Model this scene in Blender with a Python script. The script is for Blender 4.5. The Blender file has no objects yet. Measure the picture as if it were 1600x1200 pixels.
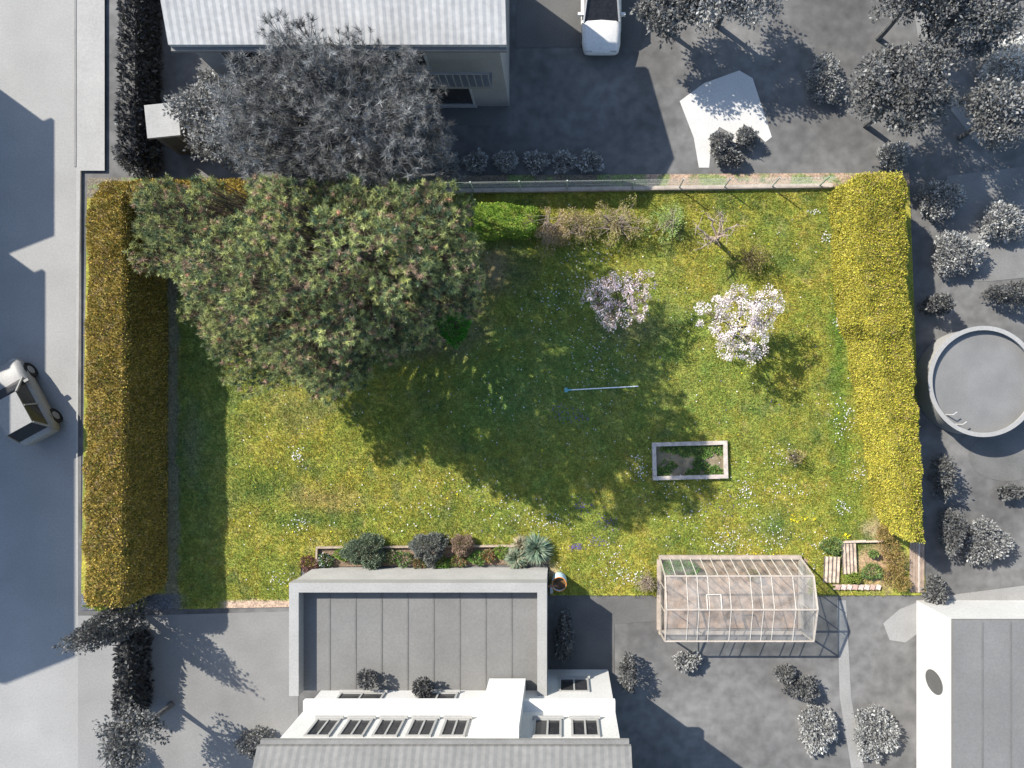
import bpy, math
import numpy as np
from mathutils import Vector

# ------------------------------------------------------------------ camera, sky, sun
SC = bpy.context.scene
COL = SC.collection
H = 27.0                                   # camera height, 40 photo pixels to the metre on the ground
CX, CY, PPM = 880.0, 640.0, 40.0
cam = bpy.data.cameras.new("camera"); camo = bpy.data.objects.new("camera", cam); COL.objects.link(camo)
cam.sensor_width = 36; cam.lens = 36 * (H * PPM) / 1600.0
cam.shift_x = -0.05; cam.shift_y = 0.025; cam.clip_end = 2000; cam.clip_start = 0.5
camo.location = (0, 0, H); camo.rotation_euler = (0, 0, 0); SC.camera = camo

SUN = Vector((-1.0, 0.73, 1.0)).normalized()
EL = math.asin(SUN.z); AZ = math.atan2(SUN.x, SUN.y)
w = bpy.data.worlds.new("World"); SC.world = w; w.use_nodes = True
nt = w.node_tree; bg = nt.nodes["Background"]
sky = nt.nodes.new("ShaderNodeTexSky"); sky.sky_type = 'NISHITA'; sky.sun_disc = False
sky.sun_elevation = EL; sky.sun_rotation = AZ; sky.air_density = 1.0; sky.dust_density = 0.6
nt.links.new(sky.outputs[0], bg.inputs[0]); bg.inputs[1].default_value = 0.15
sl = bpy.data.lights.new("sun", 'SUN'); so = bpy.data.objects.new("sun", sl); COL.objects.link(so)
sl.energy = 5.0; sl.angle = math.radians(0.5); sl.color = (1.0, 0.95, 0.86)
so.rotation_euler = SUN.to_track_quat('Z', 'Y').to_euler(); so.location = SUN * 60
SC.view_settings.view_transform = 'Standard'; SC.view_settings.look = 'None'
SC.view_settings.gamma = 1.0; SC.view_settings.exposure = 0.97
SC.render.engine = 'CYCLES'
SC.cycles.max_bounces = 8; SC.cycles.transparent_max_bounces = 12

# ------------------------------------------------------------------ helpers
def G(px, py, h=0.0):
    """a point of height h that the photograph shows at px, py"""
    f = (H - h) / H / PPM
    return np.array([(px - CX) * f, (CY - py) * f, h])
def gx(px): return (px - CX) / PPM
def gy(py): return (CY - py) / PPM
RNG = np.random.default_rng(7)

def _lat(seed):
    return np.random.default_rng(seed).random((64, 64))
_L = {}
def vnoise(x, y, seed=0):
    if seed not in _L: _L[seed] = _lat(seed)
    L = _L[seed]
    x = np.asarray(x, float); y = np.asarray(y, float)
    xi = np.floor(x).astype(int); yi = np.floor(y).astype(int)
    fx = x - xi; fy = y - yi; fx = fx*fx*(3-2*fx); fy = fy*fy*(3-2*fy)
    a = L[xi % 64, yi % 64]; b = L[(xi+1) % 64, yi % 64]; c = L[xi % 64, (yi+1) % 64]; d = L[(xi+1) % 64, (yi+1) % 64]
    return (a*(1-fx)+b*fx)*(1-fy) + (c*(1-fx)+d*fx)*fy
def fbm(x, y, seed=0, o=4):
    s = 0; a = 0.5; t = 0
    for k in range(o):
        s = s + a*vnoise(np.asarray(x)*2**k+13*k, np.asarray(y)*2**k+7*k, seed+k); t += a; a *= .55
    return s/t

class MB:
    def __init__(s): s.V = []; s.F = []; s.C = []; s.n = 0
    def add(s, V, F, col=None):
        V = np.asarray(V, float).reshape(-1, 3); F = np.asarray(F, int)
        s.V.append(V); s.F.append(F + s.n); s.n += len(V)
        if col is None: col = (1, 1, 1)
        c = np.asarray(col, float)
        if c.ndim == 1: c = np.tile(c, (len(V), 1))
        s.C.append(c)
        return s
    def quads(s, P, col=None):            # P: N x 4 x 3 (or N x 3 x 3)
        P = np.asarray(P, float); n, k = P.shape[:2]
        if col is not None:
            c = np.asarray(col, float)
            if c.ndim == 2: col = np.repeat(c, k, axis=0)
        return s.add(P.reshape(-1, 3), np.arange(n*k).reshape(n, k), col)
    def box(s, x0, x1, y0, y1, z0, z1, col=None, rot=0.0, pivot=None):
        V = np.array([[x, y, z] for z in (z0, z1) for (x, y) in ((x0, y0), (x1, y0), (x1, y1), (x0, y1))], float)
        if rot:
            p = np.array(pivot if pivot is not None else ((x0+x1)/2, (y0+y1)/2)); c, sn = math.cos(rot), math.sin(rot)
            d = V[:, :2]-p; V[:, 0] = p[0]+d[:, 0]*c-d[:, 1]*sn; V[:, 1] = p[1]+d[:, 0]*sn+d[:, 1]*c
        return s.add(V, [[0,3,2,1],[4,5,6,7],[0,1,5,4],[1,2,6,5],[2,3,7,6],[3,0,4,7]], col)
    def beam(s, a, b, wd, ht, col=None):
        """a square bar from a to b"""
        a = np.asarray(a, float); b = np.asarray(b, float); d = b-a; d /= np.linalg.norm(d)
        up = np.array([0, 0, 1.0]) if abs(d[2]) < .95 else np.array([1.0, 0, 0])
        u = np.cross(d, up); u /= np.linalg.norm(u); v = np.cross(u, d)
        V = [p + u*sx*wd/2 + v*sy*ht/2 for p in (a, b) for sx, sy in ((-1,-1),(1,-1),(1,1),(-1,1))]
        return s.add(V, [[0,1,2,3],[7,6,5,4],[0,4,5,1],[1,5,6,2],[2,6,7,3],[3,7,4,0]], col)
    def tube(s, P, R, n=6, col=None, cap=True):
        P = np.asarray(P, float); R = np.broadcast_to(np.asarray(R, float), (len(P),))
        V = []
        T = np.gradient(P, axis=0); T /= np.linalg.norm(T, axis=1)[:, None] + 1e-9
        ref = np.array([0.31, 0.17, 0.93]) if abs(T[0][2]) < .8 else np.array([1.0, .1, 0])
        for p, r, t in zip(P, R, T):
            u = np.cross(t, ref); u /= np.linalg.norm(u)+1e-9; v = np.cross(t, u)
            for k in range(n):
                a = 2*math.pi*k/n; V.append(p + r*(math.cos(a)*u+math.sin(a)*v))
        F = [[i*n+k, i*n+(k+1) % n, (i+1)*n+(k+1) % n, (i+1)*n+k] for i in range(len(P)-1) for k in range(n)]
        s.add(V, F, col)
        if cap:
            m = len(P)-1
            s.add(V[m*n:], [list(range(n))], col)
        return s
    def lathe(s, prof, c=(0, 0), n=32, col=None):
        """prof: list of (r, z)"""
        V = [(c[0]+r*math.cos(2*math.pi*k/n), c[1]+r*math.sin(2*math.pi*k/n), z) for r, z in prof for k in range(n)]
        F = [[i*n+k, i*n+(k+1) % n, (i+1)*n+(k+1) % n, (i+1)*n+k] for i in range(len(prof)-1) for k in range(n)]
        return s.add(V, F, col)
    def prism(s, pts, z0, z1, col=None):
        n = len(pts); V = [(x, y, z0) for x, y in pts]+[(x, y, z1) for x, y in pts]
        s.add(V, [[k, (k+1) % n, n+(k+1) % n, n+k] for k in range(n)], col)
        s.add([(x, y, z1) for x, y in pts], [list(range(n))], col)
        return s
    def build(s, name, mat, parent=None, smooth=False):
        V = np.concatenate(s.V); C = np.concatenate(s.C)
        li = []; tot = []
        for F in s.F:
            li.append(F.reshape(-1)); tot.append(np.full(len(F), F.shape[1]))
        li = np.concatenate(li).astype(np.int32); tot = np.concatenate(tot).astype(np.int32)
        st = np.concatenate([[0], np.cumsum(tot)[:-1]]).astype(np.int32)
        me = bpy.data.meshes.new(name)
        me.vertices.add(len(V)); me.vertices.foreach_set("co", V.astype(np.float32).reshape(-1))
        me.loops.add(len(li)); me.loops.foreach_set("vertex_index", li)
        me.polygons.add(len(tot)); me.polygons.foreach_set("loop_start", st); me.polygons.foreach_set("loop_total", tot)
        me.update(calc_edges=True)
        ca = me.color_attributes.new("Col", 'FLOAT_COLOR', 'POINT')
        ca.data.foreach_set("color", np.hstack([C, np.ones((len(C), 1))]).astype(np.float32).reshape(-1))
        me.polygons.foreach_set("use_smooth", np.full(len(tot), bool(smooth)))
        me.materials.append(mat); me.validate()
        o = bpy.data.objects.new(name, me); COL.objects.link(o)
        if parent is not None:
            o.parent = parent; o.location = -Vector(parent.location)
            o.location = (-parent.location.x, -parent.location.y, -parent.location.z)
        return o

def tag(o, label, cat, group=None):
    o['label'] = label; o['category'] = cat
    if group: o['group'] = group
    return o
def thing(name, label, cat, loc, group=None):
    o = bpy.data.objects.new(name, None); COL.objects.link(o); o.location = (loc[0], loc[1], 0); o.empty_display_size = .2
    return tag(o, label, cat, group)
def struct(o, kind='structure'): o['kind'] = kind; return o

# ------------------------------------------------------------------ materials
def newmat(name):
    m = bpy.data.materials.new(name); m.use_nodes = True
    return m, m.node_tree, m.node_tree.nodes["Principled BSDF"]
def node(t, ty, **kw):
    n = t.nodes.new(ty)
    for k, v in kw.items(): setattr(n, k, v)
    return n
def surf(name, col, rough=.85, amp=.25, scale=3.0, fine=40.0, bump=.3, metallic=0, vcol=False, famp=.25):
    """colour varied by two noises, a little bump; vcol multiplies by the Col attribute"""
    m, t, p = newmat(name)
    co = node(t, "ShaderNodeNewGeometry")
    n1 = node(t, "ShaderNodeTexNoise"); n1.inputs["Scale"].default_value = scale; n1.inputs["Detail"].default_value = 5
    n2 = node(t, "ShaderNodeTexNoise"); n2.inputs["Scale"].default_value = fine; n2.inputs["Detail"].default_value = 3
    t.links.new(co.outputs["Position"], n1.inputs["Vector"]); t.links.new(co.outputs["Position"], n2.inputs["Vector"])
    r1 = node(t, "ShaderNodeMapRange"); r1.inputs[1].default_value = .3; r1.inputs[2].default_value = .7; r1.inputs[3].default_value = 1-amp; r1.inputs[4].default_value = 1+amp
    r2 = node(t, "ShaderNodeMapRange"); r2.inputs[1].default_value = .3; r2.inputs[2].default_value = .7; r2.inputs[3].default_value = 1-famp; r2.inputs[4].default_value = 1+famp
    t.links.new(n1.outputs[0], r1.inputs[0]); t.links.new(n2.outputs[0], r2.inputs[0])
    mu = node(t, "ShaderNodeMath", operation='MULTIPLY'); t.links.new(r1.outputs[0], mu.inputs[0]); t.links.new(r2.outputs[0], mu.inputs[1])
    vm = node(t, "ShaderNodeVectorMath", operation='SCALE'); vm.inputs[0].default_value = col; t.links.new(mu.outputs[0], vm.inputs["Scale"])
    out = vm.outputs[0]
    if vcol:
        at = node(t, "ShaderNodeAttribute", attribute_name="Col")
        vm2 = node(t, "ShaderNodeVectorMath", operation='MULTIPLY'); t.links.new(out, vm2.inputs[0]); t.links.new(at.outputs["Color"], vm2.inputs[1]); out = vm2.outputs[0]
    t.links.new(out, p.inputs["Base Color"])
    p.inputs["Roughness"].default_value = rough; p.inputs["Metallic"].default_value = metallic
    p.inputs["Specular IOR Level"].default_value = .3
    if bump:
        b = node(t, "ShaderNodeBump"); b.inputs["Strength"].default_value = bump; b.inputs["Distance"].default_value = .03
        t.links.new(n2.outputs[0], b.inputs["Height"]); t.links.new(b.outputs[0], p.inputs["Normal"])
    return m
def leafmat(name, tint=(1, 1, 1), transl=.3, rough=.55):
    m, t, p = newmat(name)
    at = node(t, "ShaderNodeAttribute", attribute_name="Col")
    vm = node(t, "ShaderNodeVectorMath", operation='MULTIPLY'); vm.inputs[1].default_value = tint
    t.links.new(at.outputs["Color"], vm.inputs[0]); t.links.new(vm.outputs[0], p.inputs["Base Color"])
    p.inputs["Roughness"].default_value = rough; p.inputs["Specular IOR Level"].default_value = .25
    tr = node(t, "ShaderNodeBsdfTranslucent"); t.links.new(vm.outputs[0], tr.inputs[0])
    mx = node(t, "ShaderNodeMixShader"); mx.inputs[0].default_value = transl
    t.links.new(p.outputs[0], mx.inputs[1]); t.links.new(tr.outputs[0], mx.inputs[2])
    t.links.new(mx.outputs[0], t.nodes["Material Output"].inputs[0])
    return m
def glassmat(name, tint, alpha_mix=.75, rough=.05):
    m, t, p = newmat(name)
    p.inputs["Base Color"].default_value = (*tint, 1); p.inputs["Roughness"].default_value = rough
    tp = node(t, "ShaderNodeBsdfTransparent"); tp.inputs[0].default_value = (.93, .95, .94, 1)
    n = node(t, "ShaderNodeTexNoise"); n.inputs["Scale"].default_value = 2.2; n.inputs["Detail"].default_value = 5
    g = node(t, "ShaderNodeNewGeometry"); t.links.new(g.outputs["Position"], n.inputs["Vector"])
    r = node(t, "ShaderNodeMapRange"); r.inputs[1].default_value = .35; r.inputs[2].default_value = .7
    r.inputs[3].default_value = alpha_mix+.1; r.inputs[4].default_value = alpha_mix-.18; t.links.new(n.outputs[0], r.inputs[0])
    mx = node(t, "ShaderNodeMixShader"); t.links.new(r.outputs[0], mx.inputs[0])
    t.links.new(p.outputs[0], mx.inputs[1]); t.links.new(tp.outputs[0], mx.inputs[2])
    t.links.new(mx.outputs[0], t.nodes["Material Output"].inputs[0])
    return m
_g = {}
def grey(v, amp=.12, scale=1.2, fine=14, rough=.85, bump=.15):
    k = (v, amp, scale, rough)
    if k not in _g: _g[k] = surf("grey_%d" % int(v*1000), (v*.43, v*.42, v*.40), rough, amp, scale, fine, bump, famp=.08)
    return _g[k]
LEAF = leafmat("leaf"); NEEDLE = leafmat("needle", transl=.12, rough=.85); HEDGELEAF = leafmat("hedge_leaf", transl=.10, rough=.8); PETAL = leafmat("petal", transl=.35, rough=.7); GREYLEAF = leafmat("grey_leaf", transl=.25)
BARK = surf("bark", (.10, .075, .055), .95, .3, 6, 60, .8); GREYBARK = surf("grey_bark", (.09, .09, .09), .95, .3, 6, 60, .8)
PALEBARK = surf("lichen_bark", (.34, .27, .21), .95, .3, 6, 60, .8)
CONCRETE = surf("concrete", (.36, .30, .25), .9, .2, 4, 50, .5)
TIMBER = surf("weathered_timber", (.30, .24, .18), .9, .25, 5, 50, .5)

# ------------------------------------------------------------------ the plot: outline of the photograph
def ytop(px): return 272 + (1420-px)*8/1283.0 - 2
def ybot(px): return 954 - (px-127)*6/343.0 if px <= 470 else (886 - (px-470)*5/388.0 if px <= 858 else 930)

def sm(x, a, b): return np.clip((x-a)/(b-a), 0, 1)
SOIL = {}
def blob(px, py, cx, cy, rx, ry, soft=.5, seed=3, rot=0):
    c, s = math.cos(rot), math.sin(rot); dx = px-cx; dy = py-cy
    u = (dx*c+dy*s)/rx; v = (-dx*s+dy*c)/ry
    d = np.sqrt(u*u+v*v) + (fbm(px*.04, py*.04, seed)-.5)*.9
    return 1-sm(d, 1-soft, 1+soft*.4)
def mix(A, B, t): return A*(1-t[:, None])+np.array(B)*t[:, None]
def lawn_col(px, py):
    """albedo of the plot's ground and how much of it is bare"""
    px = np.asarray(px, float); py = np.asarray(py, float)
    n1 = fbm(px*.012, py*.012, 11); n2 = fbm(px*.05, py*.05, 21); n3 = fbm(px*.2, py*.2, 31, 3); n4 = fbm(px*.022, py*.022, 61)
    A = np.tile(np.array([.195, .215, .034]), (len(px), 1))
    A = mix(A, (.285, .245, .036), sm(n1*.45+n2*.55, .36, .60)*.9)
    A = mix(A, (.07, .125, .028), sm(n4*.5+n2*.5, .52, .68)*.7)
    A = mix(A, (.36, .29, .11), sm(n3*.5+n2*.3+n1*.2, .55, .72)*.5)
    A = mix(A, (.28, .20, .085), blob(px, py, 510, 780, 60, 20, .9)*.6)
    A = mix(A, (.28, .22, .09), blob(px, py, 455, 640, 60, 40, .9)*.3)
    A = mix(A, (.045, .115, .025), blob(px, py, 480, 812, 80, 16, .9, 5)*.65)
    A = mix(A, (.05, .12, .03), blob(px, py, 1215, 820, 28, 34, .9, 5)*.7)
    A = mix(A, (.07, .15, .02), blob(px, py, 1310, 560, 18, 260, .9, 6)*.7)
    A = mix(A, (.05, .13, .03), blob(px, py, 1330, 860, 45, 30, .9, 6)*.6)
    A = mix(A, (.125, .215, .060), blob(px, py, 880, 590, 260, 190, .9, 7)*.6)  # greener hue of the pine's cast shadow mixed into the grass colour
    A = mix(A, (.12, .205, .060), blob(px, py, 310, 700, 60, 260, .9, 7)*.6)  # green shade tint painted along the tall hedge's shadow
    bare = np.zeros(len(px))
    def soil(col, t, k=1.0):
        nonlocal A, bare
        A = mix(A, col, np.clip(t, 0, 1)*k); bare = np.maximum(bare, np.clip(t, 0, 1)*k)
    soil((.13, .095, .06), blob(px, py, 770, 420, 60, 45, .9, 8)*.75)
    soil((.13, .10, .06), blob(px, py, 700, 500, 60, 70, .9, 8)*.8)
    soil((.16, .13, .08), blob(px, py, 600, 450, 160, 110, .6, 8)*.8)
    soil((.15, .12, .08), blob(px, py, 990, 520, 60, 26, .9, 9)*.4)
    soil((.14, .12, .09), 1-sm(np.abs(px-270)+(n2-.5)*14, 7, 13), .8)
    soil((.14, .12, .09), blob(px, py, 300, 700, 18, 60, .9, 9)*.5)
    soil((.14, .12, .09), 1-sm(py-(301-(px-740)*8/550.), -1, 1))                       # behind the fence; left part toned darker for the house's shade
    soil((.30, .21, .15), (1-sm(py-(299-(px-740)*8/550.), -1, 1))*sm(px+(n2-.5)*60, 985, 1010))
    A = mix(A, (.12, .17, .05), (1-sm(py, 292, 296))*sm(n2, .55, .65)*.8)
    soil((.36, .26, .19), sm(py+(n2-.5)*6, 936, 939)*sm(px, 340, 356)*(1-sm(px, 500, 520)))     # gravel at the foot
    soil((.36, .26, .19), (1-sm(np.abs((px-470)-(960-py)*.12)+(n2-.5)*6, 5, 9))*sm(py, 890, 910)*(px < 475))
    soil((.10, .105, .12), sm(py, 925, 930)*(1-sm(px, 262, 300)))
    soil((.17, .12, .08), sm(py, 853, 854)*sm(px, 496, 498)*(1-sm(px, 856, 862)))       # planted bed
    soil((.33, .22, .13), blob(px, py, 1372, 885, 46, 42, .5, 10))                       # vegetable patch
    soil((.33, .24, .15), blob(px, py, 1368, 828, 20, 16, .9, 10)*.9)
    soil((.34, .25, .16), blob(px, py, 864, 892, 10, 14, .9, 10)*.9)
    soil((.19, .15, .09), (1-sm(np.abs(px-(1300+(py-300)*.14)), 2, 9))*sm(n3, .4, .6)*.5)
    soil((.30, .20, .14), sm(py, 872, 873)*sm(px, 1030, 1032)*(1-sm(px, 1262, 1263)))
    return A, bare

GROUND = surf("neighbour_ground", (.110, .107, .103), .95, .38, .22, 2.2, .2, famp=.22)
gm = MB(); gm.add([(-500, -500, -.012), (500, -500, -.012), (500, 500, -.012), (-500, 500, -.012)], [[0, 1, 2, 3]])
struct(gm.build("ground", GROUND))
def sheet(name, pts, mat, z):
    m = MB(); P = [(gx(x), gy(y), z) for x, y in pts]; m.add(P, [list(range(len(P)))]); return struct(m.build(name, mat))

LAWN = surf("lawn_turf", (1, 1, 1), .95, .15, 2.5, 16, .9, vcol=True, famp=.45)
lm = MB(); off = .0
for (xa, xb) in ((132, 470), (470, 858), (858, 1433)):
    nx = int((xb-xa)/2.6); ny = 260
    xs = np.linspace(xa, xb, nx); t = np.linspace(0, 1, ny)
    PX = np.zeros((ny, nx)); PY = np.zeros((ny, nx))
    for j, x in enumerate(xs):
        x_e = x + (1e-3 if j == 0 else 0)
        a, b = ytop(x), ybot(x_e)
        PY[:, j] = a+(b-a)*t; PX[:, j] = x
    # the long sides of the plot are slightly out of square
    PX += np.clip((600-PX)/470, 0, 1)*(-5+10*(1-(PY-270)/690.))*(PX < 471)*np.clip((470-PX)/338, 0, 1)
    PX += np.clip((PX-1100)/333., 0, 1)*(-13+26*(PY-270)/660.)
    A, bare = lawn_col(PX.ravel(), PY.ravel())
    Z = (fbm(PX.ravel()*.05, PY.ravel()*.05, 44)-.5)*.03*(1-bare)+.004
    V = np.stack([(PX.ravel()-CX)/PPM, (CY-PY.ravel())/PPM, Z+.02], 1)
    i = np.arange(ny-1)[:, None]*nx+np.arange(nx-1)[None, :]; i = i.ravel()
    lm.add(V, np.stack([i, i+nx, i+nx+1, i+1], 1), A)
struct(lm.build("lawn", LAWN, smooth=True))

# streets, yards and paving round the plot (all in greys, as the photograph shows them)
sheet("street", [(-1400, -1500), (122, -1500), (122, 2400), (-1400, 2400)], grey(.56, .08, .5), -.006)
sheet("pavement", [(122, -1500), (166, -1500), (166, 268), (128, 268), (122, 900)], grey(.62, .06, .8), .10)
k = MB(); k.box(gx(119), gx(122), gy(262), gy(-900), -.02, .115); struct(k.build("kerb", grey(.42)))
sheet("forecourt", [(122, 962), (185, 962), (180, 2400), (122, 2400)], grey(.46, .08, .6), -.002)
sheet("yard", [(212, 962), (466, 955), (466, 1400), (205, 1400)], grey(.38, .15, .5), -.002)
sheet("garden_path", [(866, 936), (1030, 936), (1030, 970), (960, 975), (960, 1100), (866, 1100)], grey(.22, .15, .8), .0)
sheet("terrace", [(384, 166), (800, 166), (800, 196), (384, 196)], grey(.26, .1, .9), .0)
sheet("driveway", [(806, -600), (1002, -600), (1002, 74), (806, 74)], grey(.20, .12, .8), -.002)
sheet("patio", [(1062, 158), (1100, 130), (1155, 110), (1176, 122), (1190, 165), (1206, 214), (1196, 222), (1172, 200), (1160, 226), (1146, 232), (1138, 206), (1124, 198), (1112, 222), (1108, 262), (1092, 262), (1084, 215)], grey(1.0, .05, .9), .0)  # outline traces the sunlit part of the paving, shadow teeth cut in
sheet("light_path", [(1420, -40), (1440, -40), (1455, 60), (1500, 160), (1540, 215), (1528, 226), (1480, 165), (1436, 70)], grey(.42, .1, .9), .0)
sheet("side_path", [(1308, 938), (1322, 938), (1330, 1090), (1350, 1200), (1330, 1200), (1312, 1090)], grey(.5, .08, .9), .0)
sheet("lower_path", [(1380, 974), (1405, 952), (1450, 934), (1600, 915), (1700, 912), (1700, 965), (1600, 968), (1440, 985), (1415, 1004), (1390, 1000)], grey(.52, .1, .9), .002)
sheet("round_paving", [(1575+62*math.cos(a), 712+40*math.sin(a)) for a in np.linspace(0, 2*math.pi, 33)[:-1]], grey(.26, .15, 1.2), .0)
sheet("pale_grass_patch", [(1480, 275), (1600, 260), (1640, 430), (1540, 440), (1470, 440)], grey(.32, .25, .6), -.002)  # grass sheet in a paler grey than the ground round it

# ------------------------------------------------------------------ grass, daisies and other ground cover
def polymask(px, py):
    yt = np.vectorize(ytop)(px); yb = np.vectorize(ybot)(px)
    return (py > yt+3) & (py < yb-1)
def tufts(n, seed):
    r = np.random.default_rng(seed)
    px = r.uniform(262, 1400, n); py = r.uniform(300, 952, n)
    m = polymask(px, py) & (px < 1297+np.clip((py-420)*.19, 0, 90)); px = px[m]; py = py[m]
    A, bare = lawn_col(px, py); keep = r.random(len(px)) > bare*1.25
    m2 = ~((px > 1020) & (px < 1136) & (py > 690) & (py < 750)); keep &= m2
    return px[keep], py[keep], A[keep], r
px, py, A, r = tufts(200000, 5)
n = len(px); cen = np.stack([(px-CX)/PPM, (CY-py)/PPM, np.full(n, .02)], 1)
gmb = MB()
for k in range(3):
    a = r.uniform(0, 2*math.pi, n); d = np.stack([np.cos(a), np.sin(a), r.uniform(.3, 1.3, n)], 1); L = r.uniform(.03, .085, n)[:, None]
    pr = np.stack([-np.sin(a), np.cos(a), np.zeros(n)], 1)*r.uniform(.008, .021, n)[:, None]
    c0 = cen + np.stack([r.normal(0, .03, n), r.normal(0, .03, n), np.zeros(n)], 1)
    P = np.stack([c0-pr, c0+pr, c0+d*L], 1)
    if k == 0: tone = r.lognormal(0, .23, (n, 1)); hue = r.uniform(.7, 1.25, n)
    col = A*(tone*r.uniform(.8, 1.25, (n, 1))*1.05).clip(.25, 2.4); col[:, 0] *= hue*.95
    gmb.quads(P, col)
GRASS = gmb.build("grass", leafmat("grass_blade", transl=.3, rough=.6)); struct(GRASS, 'stuff')

def flowers(name, spots, sparse, col, rad, seed, hgt=.07):
    r = np.random.default_rng(seed); X = []; Y = []
    for (cx, cy, rx, ry, k) in spots:
        X += list(cx+r.normal(0, rx*.6, k)); Y += list(cy+r.normal(0, ry*.6, k))
    X += list(r.uniform(360, 1350, sparse)); Y += list(r.uniform(320, 925, sparse))
    X = np.array(X); Y = np.array(Y)
    m = polymask(X, Y) & (X < 1297+np.clip((Y-420)*.19, 0, 90)) & (X > 268); X = X[m]; Y = Y[m]
    _, bare = lawn_col(X, Y); k = r.random(len(X)) > bare; X = X[k]; Y = Y[k]
    k = ~((X > 1018) & (X < 1270) & (Y > 866)); X = X[k]; Y = Y[k]
    n = len(X); c = np.stack([(X-CX)/PPM, (CY-Y)/PPM, r.uniform(hgt*.7, hgt*1.3, n)], 1)
    R = r.uniform(.7, 1.3, n)*rad
    tl = r.normal(0, .25, (n, 2))
    P = np.stack([c+np.stack([np.cos(a)*R, np.sin(a)*R, (np.cos(a)*tl[:, 0]+np.sin(a)*tl[:, 1])*R], 1) for a in np.linspace(0, 2*math.pi, 7)[:-1]], 1)
    m = MB(); m.quads(P, np.tile(np.array(col), (n, 1))*r.uniform(.8, 1.1, (n, 1)))
    st = np.stack([c+[.003, 0, 0], c-[.003, 0, 0], c*[1, 1, 0]+[0, 0, .02]], 1); m.quads(st, np.tile([[.06, .12, .02]], (n, 1)))
    return struct(m.build(name, PETAL), 'stuff')
flowers("daisies", [(1165, 770, 14, 26, 60), (1225, 715, 22, 16, 40), (1135, 848, 26, 26, 90), (1200, 838, 30, 26, 80), (1225, 765, 26, 14, 40), (1280, 850, 30, 30, 30), (975, 900, 30, 14, 80), (1000, 732, 14, 22, 60), (1315, 655, 26, 26, 60), (1265, 890, 12, 14, 25), (1315, 795, 10, 12, 30), (860, 815, 30, 12, 50), (800, 800, 50, 22, 60), (720, 760, 60, 20, 30), (650, 800, 50, 20, 22), (470, 818, 16, 12, 30), (465, 710, 14, 14, 40), (1290, 370, 8, 8, 26), (1270, 332, 8, 3, 16), (1308, 505, 6, 8, 26), (960, 870, 30, 22, 30), (1340, 740, 14, 24, 30), (940, 560, 60, 60, 120), (910, 420, 40, 40, 70), (860, 480, 50, 50, 60), (440, 905, 18, 14, 30), (1080, 800, 60, 40, 60), (780, 620, 60, 60, 40), (1050, 760, 50, 20, 40)], 420, (.80, .78, .80), .021, 41)
flowers("violets", [(900, 855, 12, 6, 60), (935, 845, 14, 8, 45), (910, 790, 12, 14, 45), (895, 650, 22, 12, 50), (950, 815, 16, 10, 40), (870, 640, 12, 14, 25), (1130, 790, 40, 20, 25)], 90, (.20, .13, .42), .02, 42, .05)
flowers("dandelions", [(1240, 812, 10, 6, 16), (1256, 810, 4, 3, 8), (1272, 811, 3, 2, 6), (1320, 836, 5, 3, 12), (700, 800, 60, 20, 8), (1190, 868, 30, 6, 12)], 60, (.85, .72, .02), .026, 43)

# ------------------------------------------------------------------ vegetation builders
def rdir(r, n, zmin=-1.0):
    v = r.normal(0, 1, (n, 3)); v /= np.linalg.norm(v, axis=1)[:, None]
    if zmin > -1: v[:, 2] = np.where(v[:, 2] < zmin, -v[:, 2]*.6, v[:, 2]); v /= np.linalg.norm(v, axis=1)[:, None]
    return v
def leaves(mb, C, D, L, W, col, r):
    """diamond leaves at C along D, of length L and width W"""
    n = len(C); s = np.cross(D, rdir(r, n)); s /= np.linalg.norm(s, axis=1)[:, None]+1e-9
    L = np.broadcast_to(L, (n,))[:, None]; W = np.broadcast_to(W, (n,))[:, None]
    nn = np.cross(D, s)
    mb.quads(np.stack([C, C+D*L*.5+s*W*.5, C+D*L-nn*L*.12, C+D*L*.5-s*W*.5], 1), col)
def palette(r, n, cols, wts, jit=.2):
    idx = r.choice(len(cols), n, p=np.array(wts)/sum(wts)); c = np.array(cols)[idx]
    return c*(1+r.normal(0, jit, (n, 1))).clip(.4, 1.8)
def bez(a, b, sag, k=6, side=None):
    t = np.linspace(0, 1, k)[:, None]; m = (a+b)/2+np.array([0, 0, sag])
    if side is not None: m = m+side
    return (1-t)**2*a+2*t*(1-t)*m+t*t*b

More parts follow.
